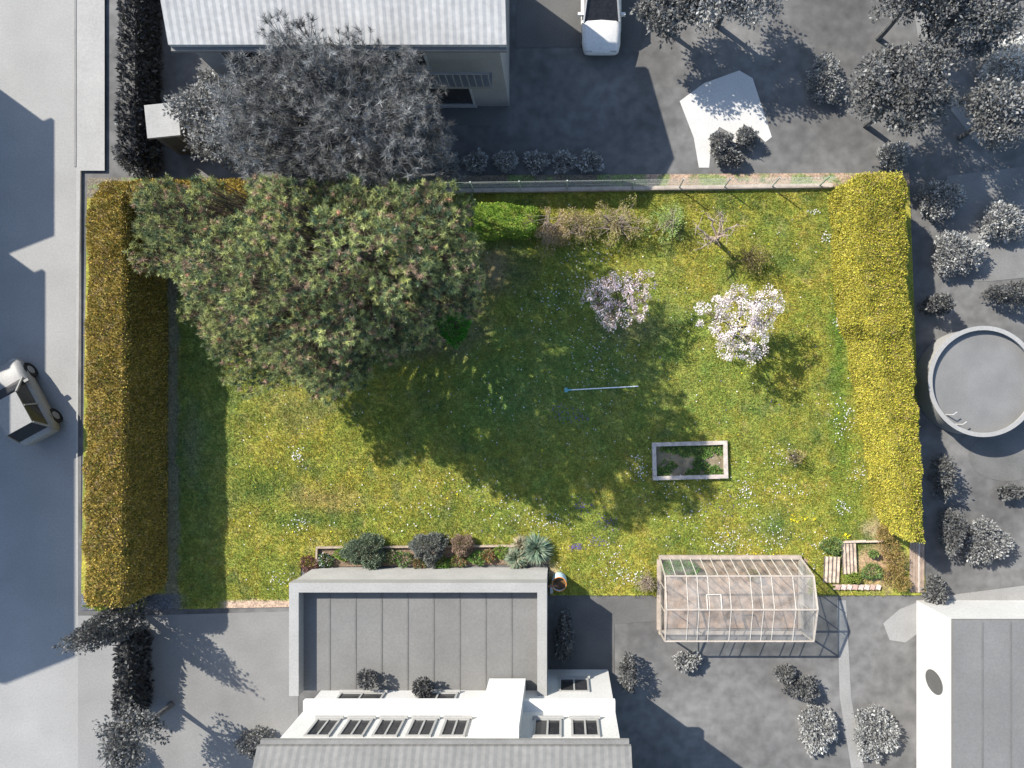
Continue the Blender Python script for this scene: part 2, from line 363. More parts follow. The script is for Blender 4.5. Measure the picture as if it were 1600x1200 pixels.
def hedge(name, label, pts_side, hgt, cols, wts, seed, dens=850, leafL=.075, rough=.10, topcols=None, leafW=.5, lean=.0):
    """pts_side: list of (outer x,y), (inner x,y) stations along the hedge in metres; the ridge runs between them"""
    r = np.random.default_rng(seed); m = MB()
    S = np.array(pts_side, float)       # k x 4: ax ay bx by
    # resample along length
    mid = (S[:, :2]+S[:, 2:])/2; d = np.r_[0, np.cumsum(np.linalg.norm(np.diff(mid, axis=0), axis=1))]
    nl = max(4, int(d[-1]/.16)); tt = np.linspace(0, d[-1], nl)
    S = np.stack([np.interp(tt, d, S[:, i]) for i in range(4)], 1)
    prof = [(0, 0), (.015+lean, .25), (.02+lean*1.5, .55), (.03+lean*2, .82), (.06+lean*2, .95), (.13+lean*2, 1.0), (.35, 1.015), (.5, 1.02), (.65, 1.015), (.87-lean*2, 1.0), (.94-lean*2, .95), (.97-lean*2, .82), (.98-lean*1.5, .55), (.985-lean, .25), (1, 0)]
    sub = []
    for a, b in zip(prof[:-1], prof[1:]):
        L_ = math.hypot((b[0]-a[0])*1.8, (b[1]-a[1])*hgt); k = max(1, int(L_/.14))
        for q in range(k): sub.append((a[0]+(b[0]-a[0])*q/k, a[1]+(b[1]-a[1])*q/k))
    sub.append(prof[-1]); sub = np.array(sub); k = len(sub)
    end = np.minimum(tt, tt[-1]-tt); er = np.clip(end/.35, 0, 1)**.5
    P = np.zeros((nl, k, 3))
    for i in range(nl):
        a = S[i, :2]; b = S[i, 2:]; e = .8+.2*er[i]
        u = .5+(sub[:, 0]-.5)*e
        P[i, :, :2] = a+(b-a)*u[:, None]; P[i, :, 2] = sub[:, 1]*hgt*(.96+.04*er[i])
    arc = np.arange(k)[None, :]*.14; ln = tt[:, None]+0*arc
    N = np.zeros_like(P)
    dl = np.gradient(P, axis=0); da = np.gradient(P, axis=1); N = np.cross(da, dl); N /= np.linalg.norm(N, axis=2)[..., None]+1e-9
    # outward = away from axis
    c = P.mean(axis=1, keepdims=True); sgn = np.sign(((P-c)*N).sum(2).mean()); N *= sgn
    disp = (fbm(ln*1.4, arc*1.4+3, seed, 4)-.5)*2*rough*(P[..., 2] > .05)
    P = P+N*disp[..., None]
    ii = (np.arange(nl-1)[:, None]*k+np.arange(k-1)[None, :]).ravel()
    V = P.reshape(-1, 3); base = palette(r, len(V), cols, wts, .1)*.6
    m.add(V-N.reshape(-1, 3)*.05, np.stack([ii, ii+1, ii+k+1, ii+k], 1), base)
    for e in (0, nl-1):
        m.add(P[e]-N[e]*.05, [list(range(k))], base[:k])
    # leaf sprays
    Q = np.stack([V[ii], V[ii+1], V[ii+k+1], V[ii+k]], 1); ar = np.linalg.norm(np.cross(Q[:, 1]-Q[:, 0], Q[:, 3]-Q[:, 0]), axis=1)
    cnt = int(ar.sum()*dens); f = r.choice(len(Q), cnt, p=ar/ar.sum()); u = r.random((cnt, 1)); v = r.random((cnt, 1))
    C = (Q[f, 0]*(1-u)+Q[f, 1]*u)*(1-v)+(Q[f, 3]*(1-u)+Q[f, 2]*u)*v
    NN = N.reshape(-1, 3)[ii][f]
    # ends
    for e, s in ((0, -1), (nl-1, 1)):
        q = int(1.5*hgt*dens*1.2); a = S[e, :2]; b = S[e, 2:]; uu = r.random(q)*.76+.12; zz = r.random(q)*hgt*.96
        tdir = (mid[-1]-mid[0]) if s > 0 else (mid[0]-mid[-1])
        j = (nl-1, nl-2) if s > 0 else (0, 1); tdir = ((S[j[0], :2]+S[j[0], 2:])-(S[j[1], :2]+S[j[1], 2:])); tdir = tdir/np.linalg.norm(tdir)
        ce = np.column_stack([a+(b-a)*uu[:, None]+tdir*r.normal(0.02, .05, q)[:, None], zz]); C = np.vstack([C, ce]); NN = np.vstack([NN, np.tile([tdir[0], tdir[1], .1], (q, 1))])
    n = len(C); big = fbm(C[:, 0]*2.2+C[:, 2], C[:, 1]*2.2+C[:, 2], seed+9)
    D = NN*.9+rdir(r, n)*.85; D[:, 2] += .25; D /= np.linalg.norm(D, axis=1)[:, None]
    col = palette(r, n, cols, wts, .22)
    if topcols is not None:
        top = (NN[:, 2] > .55) & (r.random(n) < sm(big, .35, .6)); tc = palette(r, n, *topcols, .25); col[top] = tc[top]
    col *= (.78+.5*big)[:, None]
    C = C - NN*r.uniform(0, .06, n)[:, None]
    LL = leafL*r.uniform(.6, 1.5, n)
    leaves(m, C, D, LL, LL*leafW, col, r)
    return tag(m.build(name, HEDGELEAF), label, "hedge")

def shrub(name, label, cat, vx, vy, rx, ry, hgt, cols, wts, n, L, W, seed, group=None, stems=8, z0=.03, gap=0., hollow=.55, leafm=None, up=.3, core=False, lobes=3, bark=None, jit=.2):
    """shrub seen at vx,vy (photo pixels, at mid height) with radii in metres"""
    r = np.random.default_rng(seed); c = G(vx, vy, hgt*.6); loc = (c[0], c[1])
    t = thing(name, label, cat, loc, group)
    # lobed volume
    th = rdir(r, n, -.25); rad = r.uniform(hollow, 1, n)**.6
    ph = np.arctan2(th[:, 1], th[:, 0]); bump = 1+.13*np.sin(lobes*ph+seed)+.10*np.sin((2*lobes+1)*ph+th[:, 2]*4+seed*2)
    big = fbm(th[:, 0]*2.5+5, th[:, 1]*2.5+th[:, 2]*2, seed)
    bump *= (.8+.42*big) if not gap else (.45+1.05*big)
    C = np.stack([c[0]+th[:, 0]*rad*rx*bump, c[1]+th[:, 1]*rad*ry*bump, z0+hgt*.12+(np.maximum(th[:, 2], -.1)*rad*bump*.8+.1)*hgt*.9], 1); C[:, 2] = np.maximum(C[:, 2], .04)
    if gap:
        kk = fbm(C[:, 0]*3.1+9, C[:, 1]*3.1+C[:, 2]*2+5, seed+50, 2) > gap
        C = C[kk]; th = th[kk]; big = big[kk]; n = len(C)
    D = th*.8+rdir(r, n)*.8; D[:, 2] += up; D /= np.linalg.norm(D, axis=1)[:, None]
    m = MB(); LL = L*r.uniform(.6, 1.4, n); leaves(m, C, D, LL, LL*W, palette(r, n, cols, wts, jit)*(.75+.5*big)[:, None], r)
    m.build("foliage", leafm or LEAF, t)
    s = MB(); b = np.array([c[0], c[1], 0.0])
    for k in range(stems):
        e = C[r.integers(n)]; P = bez(b+np.append(r.normal(0, .05, 2), 0), e, .1, 5); s.tube(P, np.linspace(.022, .006, 5)*max(.5, hgt), 5)
        for q in range(3):
            p0 = P[r.integers(2, 4)]; e2 = C[r.integers(n)]
            if np.linalg.norm(e2-p0) < max(rx, ry)*1.1: s.tube(bez(p0, e2, .03, 4), np.linspace(.01, .003, 4)*max(.6, hgt), 4)
    s.build("stems", bark or BARK, t)
    return t

def tree(name, label, base, crown_c, R, cols, wts, n_cl, per, L, W, seed, group=None, cl_r=.4, trunk_r=.12, bark=None, leafm=None, cat="tree", hollow=.35, zflat=.6, fork=.8, limbs=True):
    """base px,py on the ground; crown_c = (px,py,height) in ground metres offset; R = (rx,ry,rz)"""
    r = np.random.default_rng(seed); bx, by = gx(base[0]), gy(base[1])
    t = thing(name, label, cat, (bx, by), group)
    cc = np.array([gx(crown_c[0]), gy(crown_c[1]), crown_c[2]])
    th = rdir(r, n_cl, -.45); ph = np.arctan2(th[:, 1], th[:, 0])
    q = r.uniform(hollow, 1, n_cl)**.55; bump = 1+.16*np.sin(3*ph+seed)+.1*np.sin(5*ph+2*seed)
    K = cc+th*np.array(R)*(q*bump)[:, None]
    m = MB(); n = n_cl*per; ci = np.repeat(np.arange(n_cl), per)
    o = rdir(r, n)*(r.random(n)**.5)[:, None]*np.array([1, 1, zflat])*(cl_r*r.uniform(.6, 1.3, n_cl))[ci][:, None]
    C = K[ci]+o; D = o/cl_r+rdir(r, n)*.7; D[:, 2] += .2; D /= np.linalg.norm(D, axis=1)[:, None]
    tone = r.uniform(.72, 1.28, n_cl)[ci]
    LL = L*r.uniform(.6, 1.4, n); leaves(m, C, D, LL, LL*W, palette(r, n, cols, wts, .18)*tone[:, None], r)
    m.build("crown", leafm or LEAF, t)
    s = MB(); f = np.array([bx+(cc[0]-bx)*.3, by+(cc[1]-by)*.3, cc[2]*fork-R[2]*.4]); f[2] = max(f[2], .4)
    P = bez(np.array([bx, by, 0.]), f, 0, 6, np.array([.08, -.05, 0])); s.tube(P, np.linspace(trunk_r*1.25, trunk_r*.75, 6), 9)
    s.build("trunk", bark or BARK, t)
    if limbs:
        s = MB(); npr = 7; prim = []
        for k in range(npr):
            a = 2*math.pi*k/npr+r.uniform(-.3, .3); e = cc+np.array([math.cos(a)*R[0]*.6, math.sin(a)*R[1]*.6, R[2]*r.uniform(-.1, .6)])
            P = bez(f, e, .15, 7, np.append(r.normal(0, .1, 2)*R[0], 0)); s.tube(P, np.linspace(trunk_r*.55, trunk_r*.16, 7), 6); prim.append(P)
        PP = np.concatenate([p[2:] for p in prim])
        for kpt in K:
            j = np.argmin(np.linalg.norm(PP-kpt, axis=1)); s.tube(bez(PP[j], kpt, .05, 5, np.append(r.normal(0, .06, 2), 0)), np.linspace(trunk_r*.2, .006, 5), 4)
        s.build("limbs", bark or BARK, t)
    return t

def pine(name, label, base, clumps, cols, wts, seed, topz, tufts_per=34, nper=38, bark=None, nlen=.135, extra=None, group=None, leafm=None):
    """base px,py; clumps: n x 4 array of centre and radius (metres)"""
    r = np.random.default_rng(seed); bx, by = gx(base[0]), gy(base[1]); t = thing(name, label, "tree", (bx, by), group)
    s = MB(); T = np.array([[bx, by, 0], [bx+.1, by-.05, 1.5], [bx-.05, by+.05, 3.5], [bx+.1, by+.05, 6], [bx, by, topz-.6]])
    s.tube(T, [.34, .27, .22, .14, .05], 12); s.build("trunk", bark or BARK, t)
    lb = MB(); m = MB()
    for cx, cy, cz, cr in clumps:
        c = np.array([cx, cy, cz]); hz = np.clip(cz-.8-np.hypot(cx-bx, cy-by)*.35, 1.2, topz-1.5)
        o = np.array([np.interp(hz, T[:, 2], T[:, 0]), np.interp(hz, T[:, 2], T[:, 1]), hz])
        dl = np.linalg.norm(c-o)
        P = bez(o, c-[0, 0, cr*.5], -.06*dl, 8, np.append(r.normal(0, .07, 2)*dl, 0)); lb.tube(P, np.linspace(.03+.008*dl, .016, 8), 6)
        k = int(tufts_per*(cr/.75)**2)
        v = rdir(r, k, -.1); rr = (r.random(k)**.33)
        tp = c+v*rr[:, None]*np.array([cr, cr, cr*.55])
        td = v*.9+np.array([0, 0, .75])+rdir(r, k)*.25; td /= np.linalg.norm(td, axis=1)[:, None]
        j0 = P[r.integers(4, 8, k)]
        for a, b in zip(j0, tp):
            lb.tube(np.array([a, (a+b)/2-[0, 0, .06], b-[0, 0, .03]]), [.010, .007, .005], 3, cap=False)
        colt = palette(r, k, cols, wts, .15)*r.uniform(.75, 1.3)
        n = k*nper; ti = np.repeat(np.arange(k), nper)
        D = td[ti]*.55+rdir(r, n)*.95; D /= np.linalg.norm(D, axis=1)[:, None]
        D = np.where((D*td[ti]).sum(1)[:, None] < -.2, -D, D)
        st = tp[ti]-td[ti]*r.uniform(0, .12, n)[:, None]
        LL = nlen*r.uniform(.7, 1.2, n)*(.8+.4*r.random(k))[ti]
        sd = np.cross(D, rdir(r, n)); sd /= np.linalg.norm(sd, axis=1)[:, None]
        wd = .0078
        m.quads(np.stack([st-sd*wd, st+sd*wd, st+D*LL[:, None]], 1), colt[ti]*r.uniform(.8, 1.2, (n, 1)))
        # pale candle buds at the tuft tips
        kk = r.random(k) < .30; b = tp[kk]+td[kk]*.04
        if len(b) and extra is not None:
            s2 = np.cross(td[kk], rdir(r, len(b))); s2 /= np.linalg.norm(s2, axis=1)[:, None]
            m.quads(np.stack([b-s2*.016, b+s2*.016, b+td[kk]*.10], 1), np.tile(extra, (len(b), 1)))
    lb.build("limbs", bark or BARK, t); m.build("crown", leafm or NEEDLE, t)
    return t

# ------------------------------------------------------------------ hedges
HG = 2.5
def hx(v, h=HG): return (v-CX)/PPM*(H-h)/H
# left hedge, west side under the street, east face to the lawn
st = []
for py_, xo, xi in ((932, 124, 262), (800, 126, 263), (600, 128, 264), (450, 130, 263), (318, 132, 262)):
    st.append((hx(xo), gy(py_)*(1 if py_ > 640 else 1), gx(xi)-.02, gy(py_)))
HC = ([(.42, .295, .06), (.33, .25, .05), (.22, .20, .045), (.36, .25, .12), (.10, .12, .02)], [5, 5, 3, 2, 1.5])
# scale y so that the hedge's far ends land right at its height
st = [(a, b*((H-HG/2)/H), c, d*((H-HG/2)/H)) for a, b, c, d in st]
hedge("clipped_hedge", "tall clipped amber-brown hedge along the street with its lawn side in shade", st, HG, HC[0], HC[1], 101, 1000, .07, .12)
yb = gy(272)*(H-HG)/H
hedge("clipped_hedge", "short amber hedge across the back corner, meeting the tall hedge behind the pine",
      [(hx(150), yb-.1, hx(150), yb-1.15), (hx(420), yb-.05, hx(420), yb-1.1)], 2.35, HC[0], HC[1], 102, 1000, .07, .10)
RC = ([(.44, .37, .05), (.36, .335, .045), (.25, .26, .04), (.44, .37, .11), (.10, .14, .03)], [5, 5, 3, 2, 1.2])
st = []
for py_, xi, xo in ((284, 1292, 1424), (330, 1296, 1428), (420, 1298, 1432), (500, 1306, 1434), (530, 1322, 1436), (620, 1334, 1440), (720, 1350, 1444), (800, 1364, 1448), (836, 1378, 1450)):
    h = 2.3; st.append((gx(xi), gy(py_)*(H-h*.6)/H, hx(xo, h), gy(py_)*(H-h*.6)/H))
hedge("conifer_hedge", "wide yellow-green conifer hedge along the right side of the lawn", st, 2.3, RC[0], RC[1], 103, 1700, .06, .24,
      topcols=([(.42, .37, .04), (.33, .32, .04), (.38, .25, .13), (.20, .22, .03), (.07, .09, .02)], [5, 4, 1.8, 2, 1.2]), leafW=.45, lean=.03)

# ------------------------------------------------------------------ the big pine
def pine_clumps(seed, base, az, Rm, n, rmin, rmax, keep, htop=9.2, hsh=7.7, hlow=3.4, rd=3.4, nside=150, gap0=.74):
    """clumps laid over the crown's plan, dome in the middle and long low arms, plus lower ones, round the rim and hidden inside, added to thicken the shade"""
    r = np.random.default_rng(seed); bx, by = gx(base[0]), gy(base[1]); out = []
    for ph, (cnt, gap) in enumerate(((n, gap0), (nside, .72))):
        tries = 0; k0 = len(out)
        while len(out)-k0 < cnt and tries < 30000:
            tries += 1
            a = r.uniform(0, 360); R0 = np.interp(a, az, Rm)*(.80+.36*vnoise(a/15., 3.3, seed))-.35
            q = r.random()**.5 if ph == 0 else r.uniform(.1, 1.0)**.5; d = R0*q
            if d < rd: h = htop-(htop-hsh)*(d/rd)**2
            else: h = hsh+(hlow-hsh)*((d-rd)/max(R0-rd, 1.2))**.8
            if ph: h -= r.uniform(1.0, 5.0 if d < rd else 2.5)
            cr = r.uniform(rmin, rmax); x = bx+math.cos(math.radians(a))*d; y = by+math.sin(math.radians(a))*d
            nz = float(fbm(x*.75+20, y*.75+20, seed+70, 2))
            if ph == 0 and nz < .38: continue
            h = max(h+(nz-.5)*3.2+r.uniform(-.25, .25), 2.6)
            if not keep(x, y, h, cr): continue
            if any((x-o[0])**2+(y-o[1])**2+((h-o[2])*.8)**2 < (gap*(cr+o[3]))**2 for o in out): continue
            out.append((x, y, h, cr))
    return out
def vis(x, y, h): f = H/(H-h)*PPM; return CX+x*f, CY-y*f
def inplot(x, y, h, cr):
    # the crown ends over the plot's back boundary
    vx, vy = vis(x, y, h); m = cr*PPM*H/(H-h)
    sx, sy = CX+x*PPM+40*h, CY-y*PPM+29*h
    if sx > 725 and sx < 930 and sy < 378: return False          # the lit strip along the back stays open
    return vy-m*.75 > 276 and vx+m*.8 < 760 and vx-m*.7 > 205
PB = (640, 462)
cl = pine_clumps(3, PB, [0, 45, 90, 135, 166, 180, 197, 213, 227, 253, 279, 313, 360], [3.7, 3.8, 4.8, 8.2, 9.6, 8.2, 6.4, 5.7, 4.6, 3.5, 3.3, 3.4, 3.7], 200, .42, .80, inplot)
cl += [(gx(a), gy(b), h, .58) for a, b, h in ((442, 588, 4.0), (466, 566, 4.3), (486, 592, 3.9), (508, 572, 4.6), (408, 538, 3.6), (428, 560, 3.9), (455, 604, 3.6), (560, 606, 4.6), (584, 612, 4.9), (604, 600, 5.3))]
PC = ([(.28, .31, .12), (.19, .23, .095), (.39, .41, .15), (.07, .11, .06), (.36, .25, .17), (.50, .28, .18)], [4.5, 5.5, 3.6, 4.2, 2.2, .10])
pine("pine_tree", "very large spreading dark green pine over the back left of the lawn", PB, cl, PC[0], PC[1], 11, 9.6, 84, 40, extra=(.42, .44, .26))

# ------------------------------------------------------------------ flowering trees and shrubs on the lawn
BL = ([(.80, .72, .72), (.84, .79, .79), (.70, .54, .56), (.30, .24, .10)], [5, 7, 1.5, 1.4])
tree("blossom_tree", "white blossoming fruit tree standing free on the sunny lawn", (1140, 518), (1136, 514, 1.95), (1.42, 1.45, .7), *BL, 150, 60, .048, .8, 31, cl_r=.17, trunk_r=.07, leafm=PETAL, bark=BARK, hollow=.15, fork=.62)
BL2 = ([(.80, .66, .69), (.84, .77, .79), (.68, .46, .50), (.26, .18, .08), (.16, .17, .05)], [5, 6, 2, 1.8, 1.2])
tree("blossom_tree", "pink blossoming fruit tree half inside the pine's shadow", (966, 484), (962, 481, 1.85), (1.34, 1.14, .6), *BL2, 150, 42, .045, .8, 37, cl_r=.15, trunk_r=.06, leafm=PETAL, bark=BARK, hollow=.15, fork=.6)

OL = ([(.34, .31, .08), (.42, .36, .17), (.22, .23, .05), (.46, .34, .24)], [4, 3, 3, 3])
shrub("shrub", "brown twiggy shrub beside the bright green clipped hedge", "shrub", 856, 352, 1.15, .85, 1.15, [(.44, .32, .22), (.38, .30, .13), (.30, .26, .09)], [4, 3, 2], 7600, .055, .5, 51, stems=26, hollow=.1, gap=.44, bark=PALEBARK)
shrub("shrub", "sparse olive shrub in the middle of the back row, before the fence", "shrub", 908, 350, .9, .85, 1.2, *OL, 5200, .055, .5, 52, stems=24, hollow=.1, gap=.44, bark=PALEBARK)
shrub("shrub", "wide pale olive shrub left of the light green sapling", "shrub", 962, 346, 1.35, .9, 1.3, *OL, 8000, .055, .5, 53, stems=30, hollow=.1, gap=.44, bark=PALEBARK)
shrub("shrub", "airy light green leafy shrub between the olive shrub and the bare tree", "shrub", 1047, 346, .92, .82, 1.3, [(.34, .46, .14), (.42, .52, .22), (.26, .36, .08)], [4, 3, 2], 3400, .055, .5, 54, stems=14, hollow=.1, gap=.44, bark=PALEBARK)
shrub("shrub", "small round olive-brown shrub between the bare tree and white blossom tree", "shrub", 1178, 402, .85, .7, 1.25, [(.28, .24, .07), (.20, .19, .04), (.34, .27, .13)], [4, 3, 2], 3600, .045, .5, 55, stems=16, hollow=.1, gap=.44)
shrub("shrub", "bright green leafy bush at the foot of the pine", "shrub", 706, 512, .62, .6, .9, [(.06, .24, .02), (.09, .32, .03), (.03, .14, .015)], [4, 3, 2], 2600, .075, .55, 56, stems=10)
shrub("young_shrub", "tiny young shrub alone on the lawn right of the concrete planter", "shrub", 1245, 714, .34, .28, 1.0, [(.3, .26, .1), (.3, .22, .14)], [1, 1], 520, .05, .5, 57, stems=10)
# clipped low hedge
hedge("low_hedge", "low bright green clipped hedge beside the pine and fence", [(gx(700), gy(323), gx(700), gy(380)), (gx(838), gy(323), gx(838), gy(374))], .55, [(.18, .30, .03), (.26, .36, .05), (.30, .32, .06), (.08, .17, .02)], [4, 3, 2, 2], 104, 900, .06, .2)

# bare tree
t = thing("bare_tree", "small bare pruned tree with pale crooked branches near the fence", "tree", (gx(1118), gy(376)))
r = np.random.default_rng(8)
s = MB(); f = np.array([gx(1112), gy(383), 1.0]); f = np.array([gx(1113), gy(382), .95])
s.tube(bez(np.array([gx(1118), gy(377), 0]), f, 0, 5, np.array([.05, .04, 0])), np.linspace(.10, .07, 5), 9); s.build("trunk", PALEBARK, t)
s = MB()
for (ex, ey, ez) in ((1088, 353, 1.5), (1098, 372, 1.4), (1128, 330, 1.7), (1152, 350, 1.7), (1140, 368, 1.5), (1105, 335, 1.6), (1096, 388, 1.3), (1128, 345, 1.9)):
    e = G(ex, ey, ez); P = bez(f, e, .12, 8, np.append(r.normal(0, .12, 2), 0)); P[2:-1] += r.normal(0, .025, (5, 3)); s.tube(P, np.linspace(.055, .018, 8), 6)
    for k in range(7):
        p0 = P[r.integers(2, 8)]; d = rdir(r, 1, -.1)[0]*r.uniform(.2, .5); s.tube(np.array([p0, p0+d*.5+[0, 0, .03], p0+d]), [.014, .01, .005], 4)
        for q in range(2):
            d2 = rdir(r, 1)[0]*.14; s.tube(np.array([p0+d*.6, p0+d*.6+d2]), [.006, .003], 3)
s.build("limbs", PALEBARK, t)

# ------------------------------------------------------------------ back fence
METAL = surf("galvanised_steel", (.42, .45, .42), .5, .1, 3, 30, .1, metallic=.4)
GREENMETAL = surf("green_coated_steel", (.16, .26, .17), .5, .1, 3, 30, .1)
def fy(px): return gy(300-(px-740)*8/550.)
ft = thing("wire_fence", "low wire mesh fence on a concrete kerb along the back of the lawn", "fence", (gx(1020), fy(1020)))
m = MB(); m.beam((gx(470), fy(470), .07), (gx(1298), fy(1298), .07), .15, .26); m.build("kerb", CONCRETE, ft)
for i, p in enumerate((741, 814, 886, 987, 1060, 1130, 1204, 1278)):
    m = MB(); x, y = gx(p), fy(p); m.tube([(x, y, .1), (x, y, 1.2)], [.026, .026], 8); m.build("post", GREENMETAL if p > 1250 else METAL, ft)
m = MB()
for z in (.26, .7, 1.16):
    m.beam((gx(700), fy(700), z), (gx(1290), fy(1290), z), .005, .005)
L = gx(1290)-gx(700)
for k in range(int(L/.10)+10):
    for s_ in (1, -1):
        x0 = gx(700)+k*.10; x1 = x0+s_*.92
        a, b = (x0, .24), (x1, 1.16)
        x1c = min(max(x1, gx(700)), gx(1290)); 
        if x0 > gx(1290): continue
        tz = (x1c-x0)/(x1-x0); zz = .24+.92*tz
        if tz < .05: continue
        pa = (x0, fy(x0*PPM+CX), .24); pb = (x1c, fy(x1c*PPM+CX), zz); m.beam(pa, pb, .003, .003)
m.build("wire_mesh", METAL, ft)

# ------------------------------------------------------------------ concrete planter frame
cx_, cy_ = gx(1077), gy(719); rt = math.radians(1.5)
t = thing("planter_frame", "rectangular concrete planting frame sunk in the lawn, filled with weeds", "planter", (cx_, cy_))
m = MB(); a, b, wd = 1.46, .73, .15
for (x0, x1, y0, y1, z) in ((-a, a, b-wd, b, .20), (-a, a, -b, -b+wd, .20), (-a, -a+wd, -b+wd, b-wd, .197), (a-wd, a, -b+wd, b-wd, .197)):
    m.box(cx_+x0, cx_+x1, cy_+y0, cy_+y1, 0, z, None, rt, (cx_, cy_))
m.build("rim", surf("planter_concrete", (.42, .36, .31), .9, .25, 5, 50, .5), t)
m = MB(); m.box(cx_-a+wd, cx_+a-wd, cy_-b+wd, cy_+b-wd, 0, .06, None, rt, (cx_, cy_)); m.build("soil", surf("dark_soil", (.20, .16, .10), .95, .3, 4, 50, .8), t)
r = np.random.default_rng(77); n = 5200; u = r.uniform(-a+wd, a-wd, n); v = r.uniform(-b+wd, b-wd, n); kk = fbm(u*2+9, v*2+3, 4) > .50; u = u[kk]; v = v[kk]; n = len(u)
m = MB(); D = rdir(r, n, .1); leaves(m, np.stack([cx_+u, cy_+v, np.full(n, .07)], 1), D, .085, .05, palette(r, n, [(.10, .20, .05), (.15, .26, .05), (.22, .22, .07)], [4, 3, 2], .25), r)
o = m.build("weeds", LEAF, t); o['kind'] = 'stuff'

# ------------------------------------------------------------------ pole lying on the lawn
t = thing("skimmer_pole", "long pale metal pole with a teal head lying on the shaded lawn", "pole", (gx(940), gy(607)))
m = MB(); m.tube([(gx(886), gy(609.5), .07), (gx(997), gy(603.5), .07)], [.022, .022], 8); m.build("pole", surf("pale_metal", (.72, .74, .74), .4, .05, 3, 30, .05), t)
m = MB(); m.box(gx(882), gx(887), gy(613), gy(606), .045, .095); m.beam((gx(887), gy(609.7), .07), (gx(893), gy(609.2), .07), .07, .07); m.build("head", surf("teal_plastic", (.14, .32, .34), .4, .05, 3, 30, .05), t)

# ------------------------------------------------------------------ flower bed by the extension
t = thing("bed_edging", "thin weathered board edging round the front of the flower bed", "edging", (gx(497), gy(853)))
m = MB(); m.beam((gx(496), gy(854.5), .07), (gx(846), gy(851.5), .07), .07, .20); m.build("front_board", TIMBER, t)
m = MB(); m.beam((gx(497), gy(856.5), .07), (gx(496), gy(884), .07), .07, .198); m.build("side_board", TIMBER, t)
shrub("dome_shrub", "grey-green domed shrub, leftmost in the flower bed", "shrub", 569, 862, .80, .62, .75, [(.16, .20, .13), (.12, .16, .10), (.20, .24, .17)], [3, 3, 2], 11000, .055, .6, 61, jit=.12)
shrub("dome_shrub", "grey rounded lavender-like shrub in the middle of the flower bed", "shrub", 669, 857, .66, .58, .8, [(.19, .20, .18), (.14, .15, .13), (.24, .25, .23)], [3, 3, 2], 11000, .05, .6, 62, jit=.12)
shrub("dome_shrub", "pinkish brown small domed shrub right of the grey rounded one", "shrub", 722, 853, .42, .42, .6, [(.30, .20, .15), (.24, .20, .12), (.34, .24, .2)], [3, 3, 2], 6000, .045, .6, 63, jit=.12)
# spiky plants
def spiky(label, vx, vy, R, n, cols, seed):
    r = np.random.default_rng(seed); c = G(vx, vy, .3); t = thing("spiky_plant", label, "plant", (c[0], c[1]), None); m = MB()
    D = rdir(r, n, .05); D[:, 2] = np.abs(D[:, 2])*.8+.15; D /= np.linalg.norm(D, axis=1)[:, None]
    C = np.array([c[0], c[1], .1])+D*.08; col = palette(r, n, cols, [1]*len(cols), .2)
    s = np.cross(D, [0, 0, 1.0]); s /= np.linalg.norm(s, axis=1)[:, None]+1e-9; L = R*r.uniform(.75, 1.15, n)[:, None]; w_ = .020
    A1 = C+D*L*.55+[0, 0, .05]; E = C+D*L*1.0-np.array([0, 0, .06])
    m.quads(np.stack([C-s*w_*.6, C+s*w_*.6, A1+s*w_, A1-s*w_], 1), col); m.quads(np.stack([A1-s*w_, A1+s*w_, E], 1), col)
    m.build("leaf_blades", LEAF, t)
    m = MB(); m.lathe([(.09, 0), (.10, .1), (.06, .2), (.01, .24)], (c[0], c[1]), 10); m.build("crown_base", BARK, t)
spiky("large spiky grey-green yucca-like plant at the right end of the bed", 838, 858, .62, 420, [(.20, .27, .19), (.14, .21, .14), (.27, .31, .22)], 71)
spiky("smaller paler spiky plant, left of and lower than the large spiky one", 806, 872, .46, 300, [(.24, .30, .2), (.18, .24, .16), (.28, .26, .18)], 72)
spiky("tan-tipped spiky plant above the two green spiky ones", 814, 852, .34, 200, [(.36, .30, .2), (.28, .27, .17)], 73)
shrub("flower_clump", "dark reddish leafy plant at the left tip of the flower bed", "plant", 483, 882, .36, .3, .35, [(.14, .06, .05), (.2, .1, .08), (.3, .22, .16)], [3, 3, 1], 900, .06, .6, 64, stems=4)
shrub("flower_clump", "white flowering clump in the corner of the flower bed", "plant", 508, 876, .28, .24, .28, [(.75, .75, .78), (.07, .12, .04), (.1, .16, .05)], [1.6, 3, 3], 620, .07, .8, 65, stems=4)
lows = [(535, 866, .3, "yellow-green low plant behind the white flowers in the bed", [(.22, .32, .04), (.12, .22, .03)]),
        (608, 870, .32, "mixed green low plant just right of the leftmost dome shrub", [(.10, .2, .05), (.2, .24, .1), (.25, .2, .16)]),
        (630, 874, .34, "green and lilac low plant left of the grey rounded shrub", [(.12, .24, .05), (.22, .22, .2), (.16, .26, .05)]),
        (655, 882, .26, "rusty green low plant below the grey rounded shrub", [(.26, .14, .09), (.12, .2, .05)]),
        (690, 880, .3, "lime green low plant below and right of the grey rounded shrub", [(.20, .32, .05), (.1, .2, .04)]),
        (716, 876, .3, "green plant with red tips under the pinkish shrub", [(.12, .24, .05), (.32, .14, .1), (.2, .26, .06)]),
        (745, 872, .3, "fresh green low plant right of the pinkish shrub", [(.12, .26, .05), (.2, .3, .08)]),
        (763, 868, .27, "orange-tinged low plant midway between pinkish shrub and spiky plants", [(.3, .2, .1), (.14, .2, .06), (.4, .2, .08)]),
        (783, 862, .28, "bright yellow-green low plant next to the spiky plants", [(.24, .34, .06), (.16, .26, .05)])]
for i, (vx, vy, R, lab, cols) in enumerate(lows):
    shrub("bed_plant", lab, "plant", vx, vy, R, R*.85, .3, cols, [1]*len(cols), 700, .06, .6, 80+i, stems=3, group="low plants in the flower bed")

